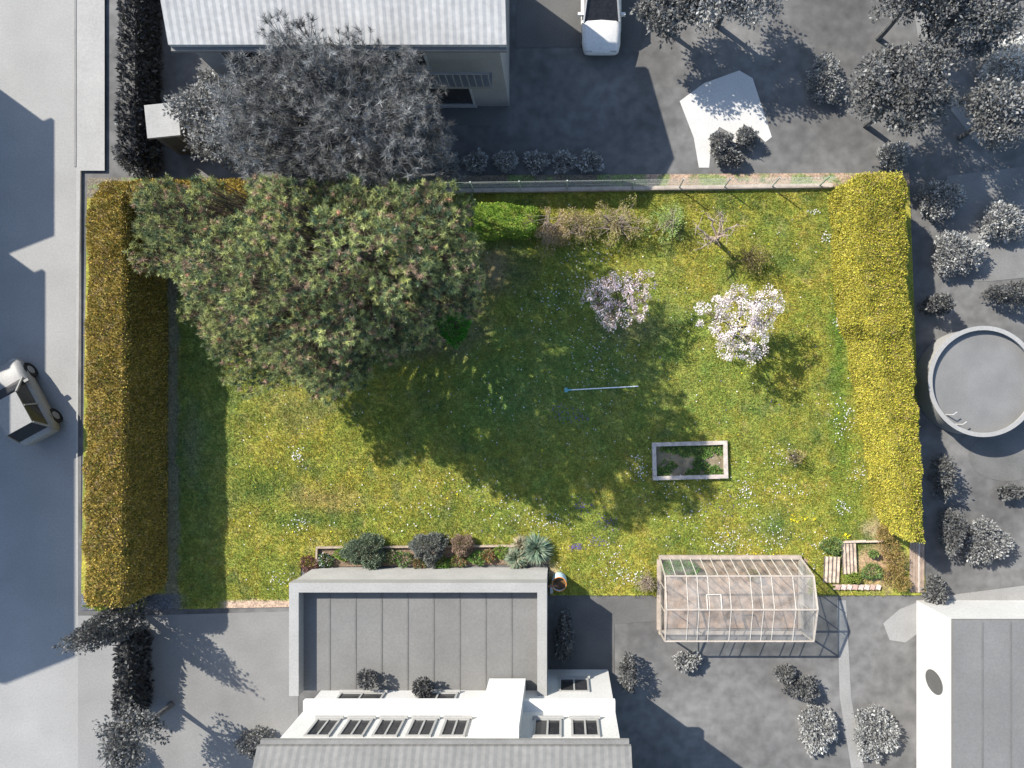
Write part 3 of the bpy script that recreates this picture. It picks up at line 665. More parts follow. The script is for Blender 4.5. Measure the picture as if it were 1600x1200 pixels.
# ------------------------------------------------------------------ water barrel and downpipe
bx, by = gx(874), gy(904)
t = thing("rain_barrel", "pale blue steel rain barrel with a rusty rim by the extension's corner", "barrel", (bx, by))
m = MB(); R = .27; pr = [(R*.98, .02), (R, .06)]
for z in (.3, .6): pr += [(R, z-.02), (R*1.04, z), (R, z+.02)]
pr += [(R, .86), (R*.985, .9)]; m.lathe(pr, (bx, by), 40); m.lathe([(R*.95, .9), (R*.95, .05)], (bx, by), 40); m.build("body", surf("blue_barrel_paint", (.46, .60, .70), .5, .15, 4, 30, .1), t, smooth=True)
m = MB(); m.lathe([(R*.94, .885), (R*1.045, .885), (R*1.06, .90), (R*1.03, .918), (R*.95, .918), (R*.93, .90), (R*.94, .885)], (bx, by), 40); m.build("rim", surf("rust", (.50, .20, .05), .8, .3, 8, 50, .3), t, smooth=True)
m = MB(); m.lathe([(R*.95, .72), (.001, .72)], (bx, by), 40); m.build("water", surf("murky_water", (.10, .055, .02), .12, .4, 3, 20, .0), t)
t = thing("drain_pipe", "short brown pipe and grey bracket leading from the extension to the barrel", "pipe", (gx(862), gy(905)))
m = MB(); m.tube([(gx(850), gy(905), 1.1), (gx(866), gy(905), 1.08), (gx(872), gy(905), 1.0)], [.03, .03, .03], 8); m.build("spout", surf("brown_pipe", (.22, .09, .05), .6), t)
m = MB(); m.box(gx(860), gx(864), gy(922), gy(912), 0, .5); m.build("bracket", surf("grey_plastic", (.5, .52, .54), .5), t)

# ------------------------------------------------------------------ greenhouse
X0, X1 = gx(1030), gx(1249); Y0, Y1, YR, Y2 = gy(871), gy(885), gy(930), gy(985)
ZE, ZR = 1.55, 1.95
t = thing("greenhouse", "long glass greenhouse with a white aluminium frame at the lower right", "greenhouse", ((X0+X1)/2, Y0))
FR = surf("aluminium_frame", (.38, .33, .28), .5, .1, 3, 30, .1); FW = surf("white_frame", (.46, .43, .38), .5, .1, 3, 30, .1)
GL = glassmat("greenhouse_glass", (.40, .38, .34), .80)
m = MB(); m.beam((X0-.03, Y0+.03, .09), (X1+.03, Y0+.03, .09), .16, .18); m.beam((X0-.03, Y2-.03, .09), (X1+.03, Y2-.03, .09), .16, .18)
m.beam((X0-.02, Y0-.06, .088), (X0-.02, Y2+.06, .088), .16, .176); m.beam((X1+.02, Y0-.06, .088), (X1+.02, Y2+.06, .088), .16, .176); m.build("plinth", surf("pinkish_plinth", (.34, .28, .23), .9, .2, 4, 40, .4), t)
m = MB()
for (ya, za, yb_, zb) in ((Y1, ZE, Y1, ZE), (Y2+.1, ZE, Y2+.1, ZE), (YR, ZR, YR, ZR)):
    m.beam((X0, ya, za), (X1, ya, za), .05, .05)
for X in (X0, X1):
    m.beam((X, Y0, .18), (X, Y1, ZE), .05, .05); m.beam((X, Y1, ZE), (X, YR, ZR), .05, .05); m.beam((X, YR, ZR), (X, Y2+.1, ZE), .05, .05); m.beam((X, Y2, .18), (X, Y2+.1, ZE), .05, .05)
    for f in (.3, .6): y = Y0+(Y2-Y0)*f; m.beam((X, y, .18), (X, y, ZE+.25), .03, .03)
    m.beam((X, Y1, ZE-.02), (X, Y2+.1, ZE-.02), .03, .03)
m.build("frame", FR, t)
NP = 14; m = MB()
for k in range(1, NP):
    x = X0+(X1-X0)*k/NP
    m.beam((x, Y0, .18), (x, Y1, ZE), .026, .026)
    if k % 2 == 0 or k % 3 == 0: m.beam((x, Y1, ZE), (x, YR, ZR), .022, .022); m.beam((x, YR, ZR), (x, Y2+.1, ZE), .022, .022)
m.build("glazing_bars", FW, t)
m = MB(); e = .012
m.quads([[(X0, Y0-e, .18), (X1, Y0-e, .18), (X1, Y1-e, ZE), (X0, Y1-e, ZE)]]); m.build("front_glass", GL, t)
m = MB(); m.quads([[(X0, Y1, ZE-e), (X1, Y1, ZE-e), (X1, YR, ZR-e), (X0, YR, ZR-e)], [(X0, YR, ZR-e), (X1, YR, ZR-e), (X1, Y2+.1, ZE-e), (X0, Y2+.1, ZE-e)]]); m.build("roof_glass", glassmat("dusty_roof_glass", (.40, .37, .34), .70), t)
for X in (X0+e, X1-e):
    m = MB(); m.add([(X, Y0, .18), (X, Y1, ZE), (X, YR, ZR), (X, Y2+.1, ZE), (X, Y2, .18)], [[0, 1, 2, 3, 4]]); m.build("gable_glass", GL, t)
m = MB(); vx0, vx1 = X0+(X1-X0)*.27, X0+(X1-X0)*.365; ym = Y1+(YR-Y1)*.55
for a, b in (((vx0, ym), (vx1, ym)), ((vx0, ym), (vx0, YR)), ((vx1, ym), (vx1, YR))):
    za = ZE+(ZR-ZE)*(a[1]-Y1)/(YR-Y1)+.03; zb = ZE+(ZR-ZE)*(b[1]-Y1)/(YR-Y1)+.03; m.beam((*a, za), (*b, zb), .035, .03)
m.build("roof_vent", FW, t)
m = MB(); m.box(X0+.1, X1-.1, Y2+.1, Y0-.1, 0, .05); m.build("soil_floor", surf("greenhouse_soil", (.25, .165, .115), .95, .6, 3.5, 30, .6), t)
for i, (vx, vy, R) in enumerate(((1046, 888, .28), (1064, 884, .2), (1082, 890, .24), (1178, 900, .2))):
    shrub("greenhouse_plant", ["broad bright green leafy plant in the greenhouse's front left corner", "small green plant second from the left behind the greenhouse front", "darker green plant third from the left in the greenhouse", "brownish plant alone in the middle of the greenhouse"][i],
          "plant", vx, vy, R, R*.8, .5, [(.06, .22, .03), (.1, .3, .04)] if i < 3 else [(.3, .2, .08), (.2, .2, .05)], [1, 1], 500, .09, .5, 120+i, stems=3, group="plants inside the greenhouse")
shrub("dry_bush", "dry pale twig bush standing left of the greenhouse", "shrub", 1011, 911, .42, .42, .8, [(.36, .28, .22), (.28, .22, .16), (.22, .2, .12)], [3, 3, 1], 1100, .04, .5, 66, stems=26, hollow=.2, bark=PALEBARK)

# ------------------------------------------------------------------ vegetable corner
def corrug(label, cxp, cyp, wd, ln, rot, z, n, seed):
    cx, cy = gx(cxp), gy(cyp); t = thing("corrugated_sheet", label, "roofing sheet", (cx, cy), "corrugated sheets beside the greenhouse")
    m = MB(); k = n*8+1; xs = np.linspace(-wd/2, wd/2, k); ys = np.linspace(-ln/2, ln/2, 10); zz = z+.035*np.cos((xs/wd)*n*2*math.pi)
    for s, dz in ((1, 0), (-1, -.008)):
        V = []
        for y in ys:
            for x, q in zip(xs, zz):
                X = x*math.cos(rot)-y*math.sin(rot)+cx; Y = x*math.sin(rot)+y*math.cos(rot)+cy; V.append((X, Y, q+dz+.03*(y/ln)))
        i = (np.arange(9)[:, None]*k+np.arange(k-1)[None, :]).ravel(); m.add(V, np.stack([i, i+1, i+k+1, i+k], 1))
    m.build("sheet", surf("weathered_corrugated", (.34, .27, .21), .8, .35, 5, 40, .3), t, smooth=True)
    for u in (-.3, .3):
        x, y = u*wd, ln*.42; X = x*math.cos(rot)-y*math.sin(rot)+cx; Y = x*math.sin(rot)+y*math.cos(rot)+cy; m = MB(); m.box(X-.03, X+.03, Y-.03, Y+.03, 0, z-.03); m.build('support_block', TIMBER, t)
corrug("lower left corrugated sheet, next to the greenhouse", 1297, 889, .62, 1.02, math.radians(-2), .12, 4, 1)
corrug("upper right corrugated sheet, touching the vegetable patch", 1324, 872, .56, 1.18, math.radians(3), .14, 4, 2)
t = thing("board_edging", "pale weathered boards edging the top of the vegetable patch", "edging", (gx(1340), gy(846)))
m = MB(); m.beam((gx(1308), gy(847), .08), (gx(1378), gy(844.5), .08), .06, .16); m.beam((gx(1317), gy(845.5), .17), (gx(1350), gy(844), .17), .09, .03); m.build("board", surf("pale_board", (.48, .38, .30), .9, .2, 4, 40, .4), t)
t = thing("pallet_slats", "row of reddish-white slats lying below the corrugated sheets", "pallet", (gx(1335), gy(916)))
for k in range(8):
    m = MB(); x = gx(1304+k*9); m.box(x, x+.17, gy(920), gy(912.5), .11, .14, None, -.35); m.build("slat", surf("slat_%d" % k, (.50, .40, .35) if k % 3 else (.40, .27, .22), .9, .2, 5, 40, .3), t)
m = MB(); m.beam((gx(1300), gy(913.5), .07), (gx(1374), gy(913.5), .07), .05, .07); m.beam((gx(1300), gy(919.5), .07), (gx(1374), gy(919.5), .07), .05, .07); m.build("bearer", TIMBER, t)
t = thing("wooden_deck", "narrow strip of brown paving boards in the lower right corner", "decking", (gx(1428), gy(890)))
m = MB()
for k in range(5):
    x = gx(1420.5+k*4.6); m.box(x, x+.105, gy(925), gy(846), .02, .06+.004*(k % 2))
m.build("board", surf("deck_boards", (.28, .21, .16), .9, .2, 4, 40, .4), t)
m = MB(); m.box(gx(1433.8), gx(1435), gy(925), gy(846), .06, .09); m.build("pale_strip", surf("pale_strip", (.5, .45, .4), .8), t)
DRY = [(.36, .26, .10), (.30, .24, .07), (.40, .24, .10), (.22, .22, .06)]
dl = [(1393, 858, .45, "dry amber bush at the top of the vegetable patch, under the conifer hedge"), (1402, 880, .42, "dry yellow-brown bush midway down the strip beside the deck boards"),
      (1396, 900, .45, "dry orange-brown bush low in the strip beside the deck boards"), (1412, 912, .3, "small dry tuft nearest the lower right corner"), (1384, 834, .32, "dry twiggy tuft at the lower tip of the conifer hedge")]
for i, (vx, vy, R, lab) in enumerate(dl):
    shrub("dry_bush", lab, "shrub", vx, vy, R, R, .55, DRY, [3, 3, 2, 2], 1500, .06, .4, 130+i, stems=8, hollow=.2, group="dry bushes beside the vegetable patch")
for i, (vx, vy, R, lab) in enumerate(((1366, 866, .16, "tiny green seedling in the bare vegetable soil"), (1364, 894, .42, "spreading green vegetable plant in the lower part of the patch"), (1335, 903, .26, "yellow-green plant just below the upper right corrugated sheet"), (1300, 853, .42, "green weedy clump above the lower left corrugated sheet"))):
    shrub("vegetable_plant", lab, "plant", vx, vy, R, R*.7, .3, [(.12, .22, .07), (.22, .26, .08)] if i != 2 else [(.24, .26, .05), (.2, .3, .06)], [1, 1], int(2500*R)+200, .07, .45, 140+i, stems=3, group="green plants in the vegetable corner")
# bottom left corner
shrub("corner_shrub", "low green shrub below the end of the tall clipped hedge", "shrub", 178, 944, 1.1, .34, .7, [(.20, .26, .03), (.14, .2, .02), (.26, .28, .04)], [3, 3, 2], 3200, .06, .5, 67, stems=8)

# ------------------------------------------------------------------ buildings
def tiles(v, along='x'):
    m = surf("grey_roof_tiles", (v*.43, v*.42, v*.40), .8, .10, .7, 6, 0, famp=.10); t = m.node_tree; p = t.nodes["Principled BSDF"]
    g = node(t, "ShaderNodeNewGeometry"); sep = node(t, "ShaderNodeSeparateXYZ"); t.links.new(g.outputs["Position"], sep.inputs[0])
    a, b = ("X", "Y") if along == 'x' else ("Y", "X")
    h = []
    for ax, per in ((a, .24), (b, .34)):
        d = node(t, "ShaderNodeMath", operation='DIVIDE'); d.inputs[1].default_value = per; t.links.new(sep.outputs[ax], d.inputs[0])
        f = node(t, "ShaderNodeMath", operation='FRACT'); t.links.new(d.outputs[0], f.inputs[0]); h.append(f)
    pp = node(t, "ShaderNodeMath", operation='PINGPONG'); pp.inputs[1].default_value = .5; t.links.new(h[0].outputs[0], pp.inputs[0])
    ad = node(t, "ShaderNodeMath", operation='ADD'); t.links.new(pp.outputs[0], ad.inputs[0]); t.links.new(h[1].outputs[0], ad.inputs[1])
    bp = node(t, "ShaderNodeBump"); bp.inputs["Strength"].default_value = .5; bp.inputs["Distance"].default_value = .05
    t.links.new(ad.outputs[0], bp.inputs["Height"]); t.links.new(bp.outputs[0], p.inputs["Normal"])
    return m
def windows(parent, axis, at, items, nrm, fr, pane):
    """items: (u0,u1,z0,z1) on a wall plane; axis 'x' = wall runs along x at y=at"""
    for (u0, u1, z0, z1) in items:
        d = .05*nrm; m = MB(); q = .07
        def bx_(a, b, c, e, t0, t1):
            lo, hi = sorted((at+t0*nrm, at+t1*nrm))
            if axis == 'x': m.box(a, b, lo, hi, c, e)
            else: m.box(lo, hi, a, b, c, e)
        bx_(u0, u1, z0, z0+q, .0, .06); bx_(u0, u1, z1-q, z1, .0, .06); bx_(u0, u0+q, z0+q, z1-q, .0, .055); bx_(u1-q, u1, z0+q, z1-q, .0, .055)
        um = (u0+u1)/2; bx_(um-.03, um+.03, z0+q, z1-q, .0, .05)
        wn = m.build("window", fr, parent)
        m = MB(); bx_(u0+q, u1-q, z0+q, z1-q, .004, .02); p = m.build("pane", pane, None); p.parent = wn; p.location = (0, 0, 0)
        m = MB(); bx_(u0-.06, u1+.06, z0-.06, z0-.002, .0, .12); s_ = m.build("sill", fr, None); s_.parent = wn; s_.location = (0, 0, 0)
PANE = surf("dark_pane", (.03, .03, .032), .1, .1, 2, 10, 0); WHITEFR = grey(.7, .03)
def gable_house(name, label, x0, x1, y0, y1, ze, zr, wallm, roofm, along='x', over=.25, wins=None):
    t = thing(name, label, "house", ((x0+x1)/2, (y0+y1)/2))
    m = MB(); ym = (y0+y1)/2; xm = (x0+x1)/2
    m.box(x0, x1, y0, y1, 0, ze)
    if along == 'x':
        for X in (x0+.002, x1-.002): m.add([(X, y0, ze), (X, y1, ze), (X, ym, zr-.05)], [[0, 1, 2]])
    else:
        for Y in (y0+.002, y1-.002): m.add([(x0, Y, ze), (x1, Y, ze), (xm, Y, zr-.05)], [[0, 1, 2]])
    m.build("wall", wallm, t)
    m = MB(); o = over; th = .14
    if along == 'x':
        sl_ = (zr-ze)/((y1-y0)/2)
        for s_ in (-1, 1):
            ye = ym+s_*((y1-y0)/2+o); zz = ze-o*sl_; P = [(x0-o, ye, zz), (x1+o, ye, zz), (x1+o, ym, zr), (x0-o, ym, zr)]
            m.add(P+[(a, b, c+th) for a, b, c in P], [[0, 1, 2, 3], [4, 5, 6, 7], [0, 1, 5, 4], [1, 2, 6, 5], [2, 3, 7, 6], [3, 0, 4, 7]])
    else:
        sl_ = (zr-ze)/((x1-x0)/2)
        for s_ in (-1, 1):
            xe = xm+s_*((x1-x0)/2+o); zz = ze-o*sl_; P = [(xe, y0-o, zz), (xe, y1+o, zz), (xm, y1+o, zr), (xm, y0-o, zr)]
            m.add(P+[(a, b, c+th) for a, b, c in P], [[0, 1, 2, 3], [4, 5, 6, 7], [0, 1, 5, 4], [1, 2, 6, 5], [2, 3, 7, 6], [3, 0, 4, 7]])
    rf = m.build("roof", roofm, t)
    return t, rf
# house at the top: its shadow falls over the fence
hx0, hx1, hy0, hy1 = gx(392), gx(796), gy(166), gy(-30)
ht, hr = gable_house("house", "pale roofed house behind the back fence, at the top edge", hx0, hx1, hy0, hy1, 5.1, 6.0, grey(.55, .08), tiles(.92), 'x', .3)
windows(ht, 'x', hy0, [(hx0+.8, hx0+2.0, 3.3, 4.4), (hx0+3.2, hx0+4.4, 3.3, 4.4), (hx0+6.0, hx0+7.6, 3.2, 4.5), (hx0+1.0, hx0+3.4, .3, 2.3), (hx0+5.6, hx0+8.8, .2, 2.3)], -1, WHITEFR, PANE)
m = MB(); m.beam((hx0-.3, hy0-.36, 4.92), (hx1+.3, hy0-.36, 4.92), .12, .10); m.build("gutter", grey(.35), ht)
m = MB(); m.box(gx(470), gx(500), gy(90), gy(66), 5.2, 6.3); c_ = m.build("chimney", grey(.2), None); c_.parent = hr
# balcony of the top house
m = MB(); m.box(gx(640), gx(780), gy(186), hy0-.01, 2.55, 2.7); m.build("balcony_slab", grey(.42), ht)
m = MB()
for k in range(15): x = gx(642+k*9.7); m.beam((x, gy(185.5), 2.7), (x, gy(185.5), 3.6), .03, .03)
m.beam((gx(640), gy(185.5), 3.62), (gx(780), gy(185.5), 3.62), .06, .05); m.build("balcony_railing", grey(.5), ht)

# house at the bottom with the white lit facade
bx0, bx1, by1, by0 = gx(530), gx(950), gy(1046), gy(1290)
ZB = 6.7
bt, br = gable_house("house", "large white house at the bottom edge with rows of dark windows", bx0, bx1, by0, by1, ZB, 8.6, grey(1.15, .04), tiles(.34), 'x', .25)
wi = []
for k in range(6): 
    x = bx0+.7+k*1.05
    if k != 5: wi.append((x, x+.8, 4.4, 5.6))
wi += [(bx0+7.8, bx0+8.7, 4.4, 5.6), (bx0+9.0, bx0+9.9, 4.4, 5.6)]
wi += [(bx0+.8, bx0+2.4, 2.3, 3.2), (bx0+3.6, bx0+5.0, 2.3, 3.2), (bx0+8.6, bx0+9.7, 1.0, 2.2)]
windows(bt, 'x', by1, wi, 1, WHITEFR, PANE)
m = MB(); m.box(bx0+6.1, bx0+7.4, by1+.002, by1+.5, 2.2, 6.0); m.build("bay", grey(1.5, .02), bt)
m = MB(); m.box(bx0, bx1, by1+.001, by1+.35, 3.55, 3.75); m.build("cornice", grey(1.4, .02), bt)
m = MB(); m.box(bx0-.2, bx1+.2, by1+.26, by1+.38, ZB-.25, ZB-.12); m.build("gutter", grey(.4), bt)
# flat-roofed extension with parapet
t = thing("flat_roof_extension", "flat roofed extension with a pale parapet between lawn and white house", "building", (gx(670), gy(960)))
ex0, ex1, ey1, ey0 = gx(492), gx(856), gy(886.5), gy(1046)-.003
m = MB(); m.box(ex0, ex1, ey0, ey1, 0, 2.0); m.build("wall", grey(.85, .08), t)
m = MB(); wq = .32
m.box(ex0-.02, ex1+.02, ey1-wq, ey1+.02, 2.0, 2.5); m.box(ex0-.02, ex0+wq, ey0, ey1-wq, 2.0, 2.497); m.box(ex1-wq, ex1+.02, ey0, ey1-wq, 2.0, 2.497); m.build("parapet", grey(.62, .06), t)
m = MB(); m.box(ex0+wq, ex1-wq, ey0, ey1-wq, 2.0, 2.02); m.build("roof", grey(.33, .10, .7), t)
for k in range(1, 9):
    m = MB(); x = ex0+wq+(ex1-ex0-2*wq)*k/9; m.box(x-.03, x+.03, ey0+.01, ey1-wq-.01, 2.02, 2.032); m.build("seam", grey(.27), t)
for i, (vx, vy, v) in enumerate(((576, 1058, .1), (662, 1072, .07))):
    c = G(vx, vy, 2.4); p = thing("potted_plant", ["left potted plant on the flat roof near the white house", "right potted plant on the flat roof near the white house"][i], "potted plant", (c[0], c[1]), "potted plants on the flat roof")
    m = MB(); m.lathe([(.13, 2.02), (.18, 2.32), (.15, 2.32), (.13, 2.25), (.001, 2.25)], (c[0], c[1]), 16); m.build("pot", grey(.3), p)
    r = np.random.default_rng(300+i); n = 500; d = rdir(r, n, -.1); m = MB(); leaves(m, np.array([c[0], c[1], 2.5])+d*np.array([.34, .34, .3])*(r.random((n, 1))**.4), d, .1, .06, palette(r, n, [(v, v, v)], [1]), r); m.build("foliage", GREYLEAF, p)
# garage at lower right
t = thing("garage", "grey roofed garage with a bright white side wall, lower right corner", "building", (gx(1530), gy(1100)))
gx0, gx1, gy1, gy0 = gx(1432), gx(1700), gy(938), gy(1300)
m = MB(); m.box(gx0, gx1, gy0, gy1, 0, 2.45); m.build("wall", grey(1.1, .03), t)
m = MB(); m.box(gx0-.02, gx1+.1, gy0-.1, gy1+.02, 2.45, 2.6); m.build("roof", grey(.33, .08, .6), t)
for k in range(1, 7):
    m = MB(); x = gx0+k*1.0; m.box(x-.03, x+.03, gy0, gy1-.05, 2.6, 2.612); m.build("seam", grey(.27), t)
m = MB(); c = (gx0-.03, gy(1045)); V = [(gx0-.02, c[1]+.42*math.cos(a), 1.3+.6*math.sin(a)) for a in np.linspace(0, 2*math.pi, 25)[:-1]]; m.add(V, [list(range(24))]); m.build("window", grey(.2), t)
# small garden cabin at the top left
t = thing("garden_shed", "tiny pale roofed garden shed beside the dark hedge at upper left", "shed", (gx(285), gy(207)))
m = MB(); sx, sy = G(254, 188, 2.0)[:2]; m.box(sx-.5, sx+.5, sy-.5, sy+.5, 0, 1.9); m.build("wall", grey(.25), t)
m = MB(); m.box(sx-.6, sx+.6, sy-.6, sy+.6, 1.9, 2.02, None, .1); m.build("roof", grey(.62), t)
m = MB(); m.box(sx-.3, sx+.3, sy-.52, sy-.502, .05, 1.75); m.build("door", grey(.15), t)
# houses across the street, out of frame to the left; the photograph shows the shadows they throw on the street
for lab, xr, ya, yb_, z in (("house across the street throwing the uppermost shadow on the road", -150, 30, 195, 5.6), ("house across the street throwing the middle shadow on the road", -180, 255, 415, 6.0), ("long house across the street throwing the lowest shadow on the road", -190, 440, 800, 7.4)):
    x1_ = gx(xr); a, b = gy(yb_), gy(ya); t, rf = gable_house("house", lab, x1_-8, x1_, a, b, z, z+1.4, grey(.4), grey(.25), 'y', .2)
    windows(t, 'y', x1_, [(a+.8, a+1.9, 1.0, 2.3), (a+.8, a+1.9, 3.6, 4.8), (b-1.9, b-.8, 1.0, 2.3)], 1, WHITEFR, PANE)

# ------------------------------------------------------------------ cars
def car(label, cxp, cyp, rot, L, W, paint):
    cx, cy = gx(cxp), gy(cyp); t = bpy.data.objects.new("parked_car", None); COL.objects.link(t); t.location = (cx, cy, 0); t.rotation_euler = (0, 0, rot)
    tag(t, label, "car", "parked cars")
    def part(m, name, mat, sm_=False, par=None):
        o = m.build(name, mat, None, sm_); o.parent = par or t; return o
    # cross sections along the length (y), front at +y
    secs = [(-.5, .80, .35, .62), (-.485, .92, .28, .80), (-.40, .98, .24, .88), (-.2, 1.0, .22, .90), (.1, 1.0, .22, .90), (.28, .99, .22, .86), (.42, .95, .24, .76), (.485, .86, .28, .64), (.5, .74, .36, .52)]
    m = MB(); V = []; n = 12
    for (u, wf, z0, z1) in secs:
        for k in range(n):
            a = 2*math.pi*k/n; c_, s_ = math.cos(a), math.sin(a)
            V.append((math.copysign(abs(c_)**.45, c_)*W/2*wf, u*L, (z0+z1)/2+math.copysign(abs(s_)**.45, s_)*(z1-z0)/2))
    F = [[i*n+k, i*n+(k+1) % n, (i+1)*n+(k+1) % n, (i+1)*n+k] for i in range(len(secs)-1) for k in range(n)]; m.add(V, F)
    m.add(V[:n], [list(range(n))]); m.add(V[-n:], [list(range(n))]); body = part(m, "body", paint, True)
    m = MB(); b_ = [(-.44, .86), (.22, .86), (.22, -.86), (-.44, -.86)]; tp = [(-.36, .72), (.04, .72), (.04, -.72), (-.36, -.72)]
    V = [(s*W/2, u*L, .84) for u, s in b_]+[(s*W/2, u*L, 1.36) for u, s in tp]
    m.add(V, [[0, 1, 5, 4], [1, 2, 6, 5], [2, 3, 7, 6], [3, 0, 4, 7]]); part(m, "windows", PANE)
    m = MB(); V = [(s*W/2, u*L, 1.361) for u, s in tp]; m.prism([(x, y) for x, y, z in V], 1.35, 1.40); part(m, "roof", paint)
    for s in (-1, 1):
        for (u0, z0, w0, u1, z1, w1) in ((-.44, .84, .87, -.36, 1.37, .73), (.22, .84, .87, .04, 1.37, .73), (-.14, .84, .875, -.14, 1.37, .735)):
            m = MB(); m.beam((s*w0*W/2, u0*L, z0), (s*w1*W/2, u1*L, z1), .06, .06); part(m, "pillar", paint)
    for s in (-1, 1):
        for u in (-.31, .32):
            m = MB(); V = [(s*W*.40, u*L, .31), (s*W*.49, u*L, .31)]; m.tube(V, [.31, .31], 18); m.add([(s*W*.40, u*L+.3*math.cos(a), .31+.3*math.sin(a)) for a in np.linspace(0, 2*math.pi, 19)[:-1]], [list(range(18))]); wh = part(m, "wheel", grey(.03, rough=.8))
            m = MB(); m.tube([(s*W*.492, u*L, .31), (s*W*.5, u*L, .31)], [.17, .15], 14); part(m, "rim", grey(.5, rough=.4), False, wh)
        m = MB(); m.box(s*W*.30-.12, s*W*.30+.12, L*.475, L*.494, .50, .62); part(m, "headlight", grey(.85, rough=.2))
        m = MB(); m.box(s*W*.52-.09, s*W*.52+.09, L*.14, L*.14+.1, .82, .95); part(m, "wing_mirror", paint)
    return t
car("white car parked in the driveway beside the top house", 938, 20, math.pi, 3.7, 1.55, grey(1.3, .02, rough=.3))
car("white car parked on the street between the house shadows", 52, 628, 0.5, 3.2, 1.5, grey(.5, .02, rough=.5))

# ------------------------------------------------------------------ pool at the right
c = G(1537, 596, 1.15); R = 2.02
t = thing("round_pool", "large round above-ground pool right of the conifer hedge", "pool", (c[0], c[1]))
m = MB(); m.lathe([(R, 0), (R, 1.12)], (c[0], c[1]), 64); m.lathe([(R-.04, 1.12), (R-.04, .8)], (c[0], c[1]), 64); m.build("wall", grey(.60, .05), t, True)
m = MB(); m.lathe([(R-.10, 1.12), (R-.10, 1.16), (R+.06, 1.16), (R+.06, 1.12), (R-.10, 1.12)], (c[0], c[1]), 64); m.build("rim", grey(.6, .05), t)
m = MB(); m.lathe([(R-.03, .95), (R*.5, .955), (.001, .95)], (c[0], c[1]), 64); m.build("cover", grey(.36, .12, 1.0, 20, .6), t, True)
m = MB(); lx, ly = gx(1467), gy(655)
for s in (-.18, .18): m.tube([(lx-.25+s, ly-s, 0), (lx+s, ly-s, 1.3), (lx+.15+s, ly+.1-s, 1.3)], [.025]*3, 6)
for z in (.3, .6, .9): m.beam((lx-.18-.25*(1-z/1.3), ly+.18, z), (lx+.18-.25*(1-z/1.3), ly-.18, z), .12, .04)
m.build("ladder", grey(.75, .02), t)

# ------------------------------------------------------------------ trees and shrubs of the neighbours (grey in the photograph)
def gp(v): v = v*.9+.085; return ([(v, v, v*.96), (v*1.4, v*1.4, v*1.35), (v*.7, v*.7, v*.68)], [4, 2, 3])
def beyond(x, y, h, cr):
    sx, sy = CX+x*PPM+40*h, CY-y*PPM+29*h
    return vis(x, y, h)[1]+cr*PPM*H/(H-h)*.5 < 280 and not (725 < sx < 1010 and sy < 395)
cl2 = pine_clumps(19, (620, 295), [0, 60, 90, 180, 225, 270, 360], [3.1, 2.6, 2.0, 4.4, 4.6, 3.6, 3.1], 110, .5, .8, beyond, 7.7, 6.9, 3.6, 3.0, 50, gap0=.6)  # rest of the big pine's crown, shaped to complete its shadow on the lawn
pine("pine_tree", "big grey pine just beyond the back boundary, behind the green one", (620, 295), cl2, [(.17, .17, .165), (.25, .25, .245), (.11, .11, .105)], [3, 3, 2], 12, 7.9, 44, 28, bark=GREYBARK, nlen=.2, leafm=GREYLEAF)
GT = [("broad grey tree left of the grey pine behind the boundary", (500, 225), (500, 225, 3.2), (1.9, 1.6, 1.4), .13, 4.5),
      ("mid grey tree between the garden shed and the top house", (400, 235), (400, 232, 2.4), (1.5, 1.3, 1.1), .14, 3),
      ("small grey tree below the left end of the top house", (395, 190), (395, 190, 1.9), (1.0, .9, .8), .15, 3),
      ("dark tree at the top edge right of the driveway", (1030, 40), (1035, 45, 2.2), (1.3, 1.3, 1.0), .08, 3),
      ("pale tree at the top edge above the bright patio", (1120, 40), (1120, 40, 2.6), (1.5, 1.4, 1.1), .20, 3),
      ("large dark tree at the top edge, right of the light path's start", (1372, 60), (1372, 55, 3.6), (1.5, 1.7, 1.5), .065, 4),
      ("large dark tree above the corner of the conifer hedge", (1352, 196), (1352, 194, 3.0), (1.5, 1.5, 1.3), .065, 4),
      ("dark tree at the top edge near the right corner", (1440, 82), (1440, 82, 3.4), (1.6, 1.6, 1.4), .09, 4),
      ("mid grey tree right of the light path near the right edge", (1500, 215), (1500, 215, 2.4), (1.1, 1.1, 1.0), .12, 3),
      ("dark round tree at the bottom left beside the yard", (268, 1100), (268, 1100, 2.4), (.75, .95, 1.1), .07, 3)]
for i, (lab, b, cc, R, v, _) in enumerate(GT):
    cp, wt = gp(v); tree("neighbour_tree", lab, b, cc, R, cp, wt, int(75*R[0]*R[1]), 70, .12, .6, 200+i, cl_r=.38, trunk_r=.1, bark=GREYBARK, leafm=GREYLEAF, hollow=.4, group="grey trees in the neighbouring gardens")
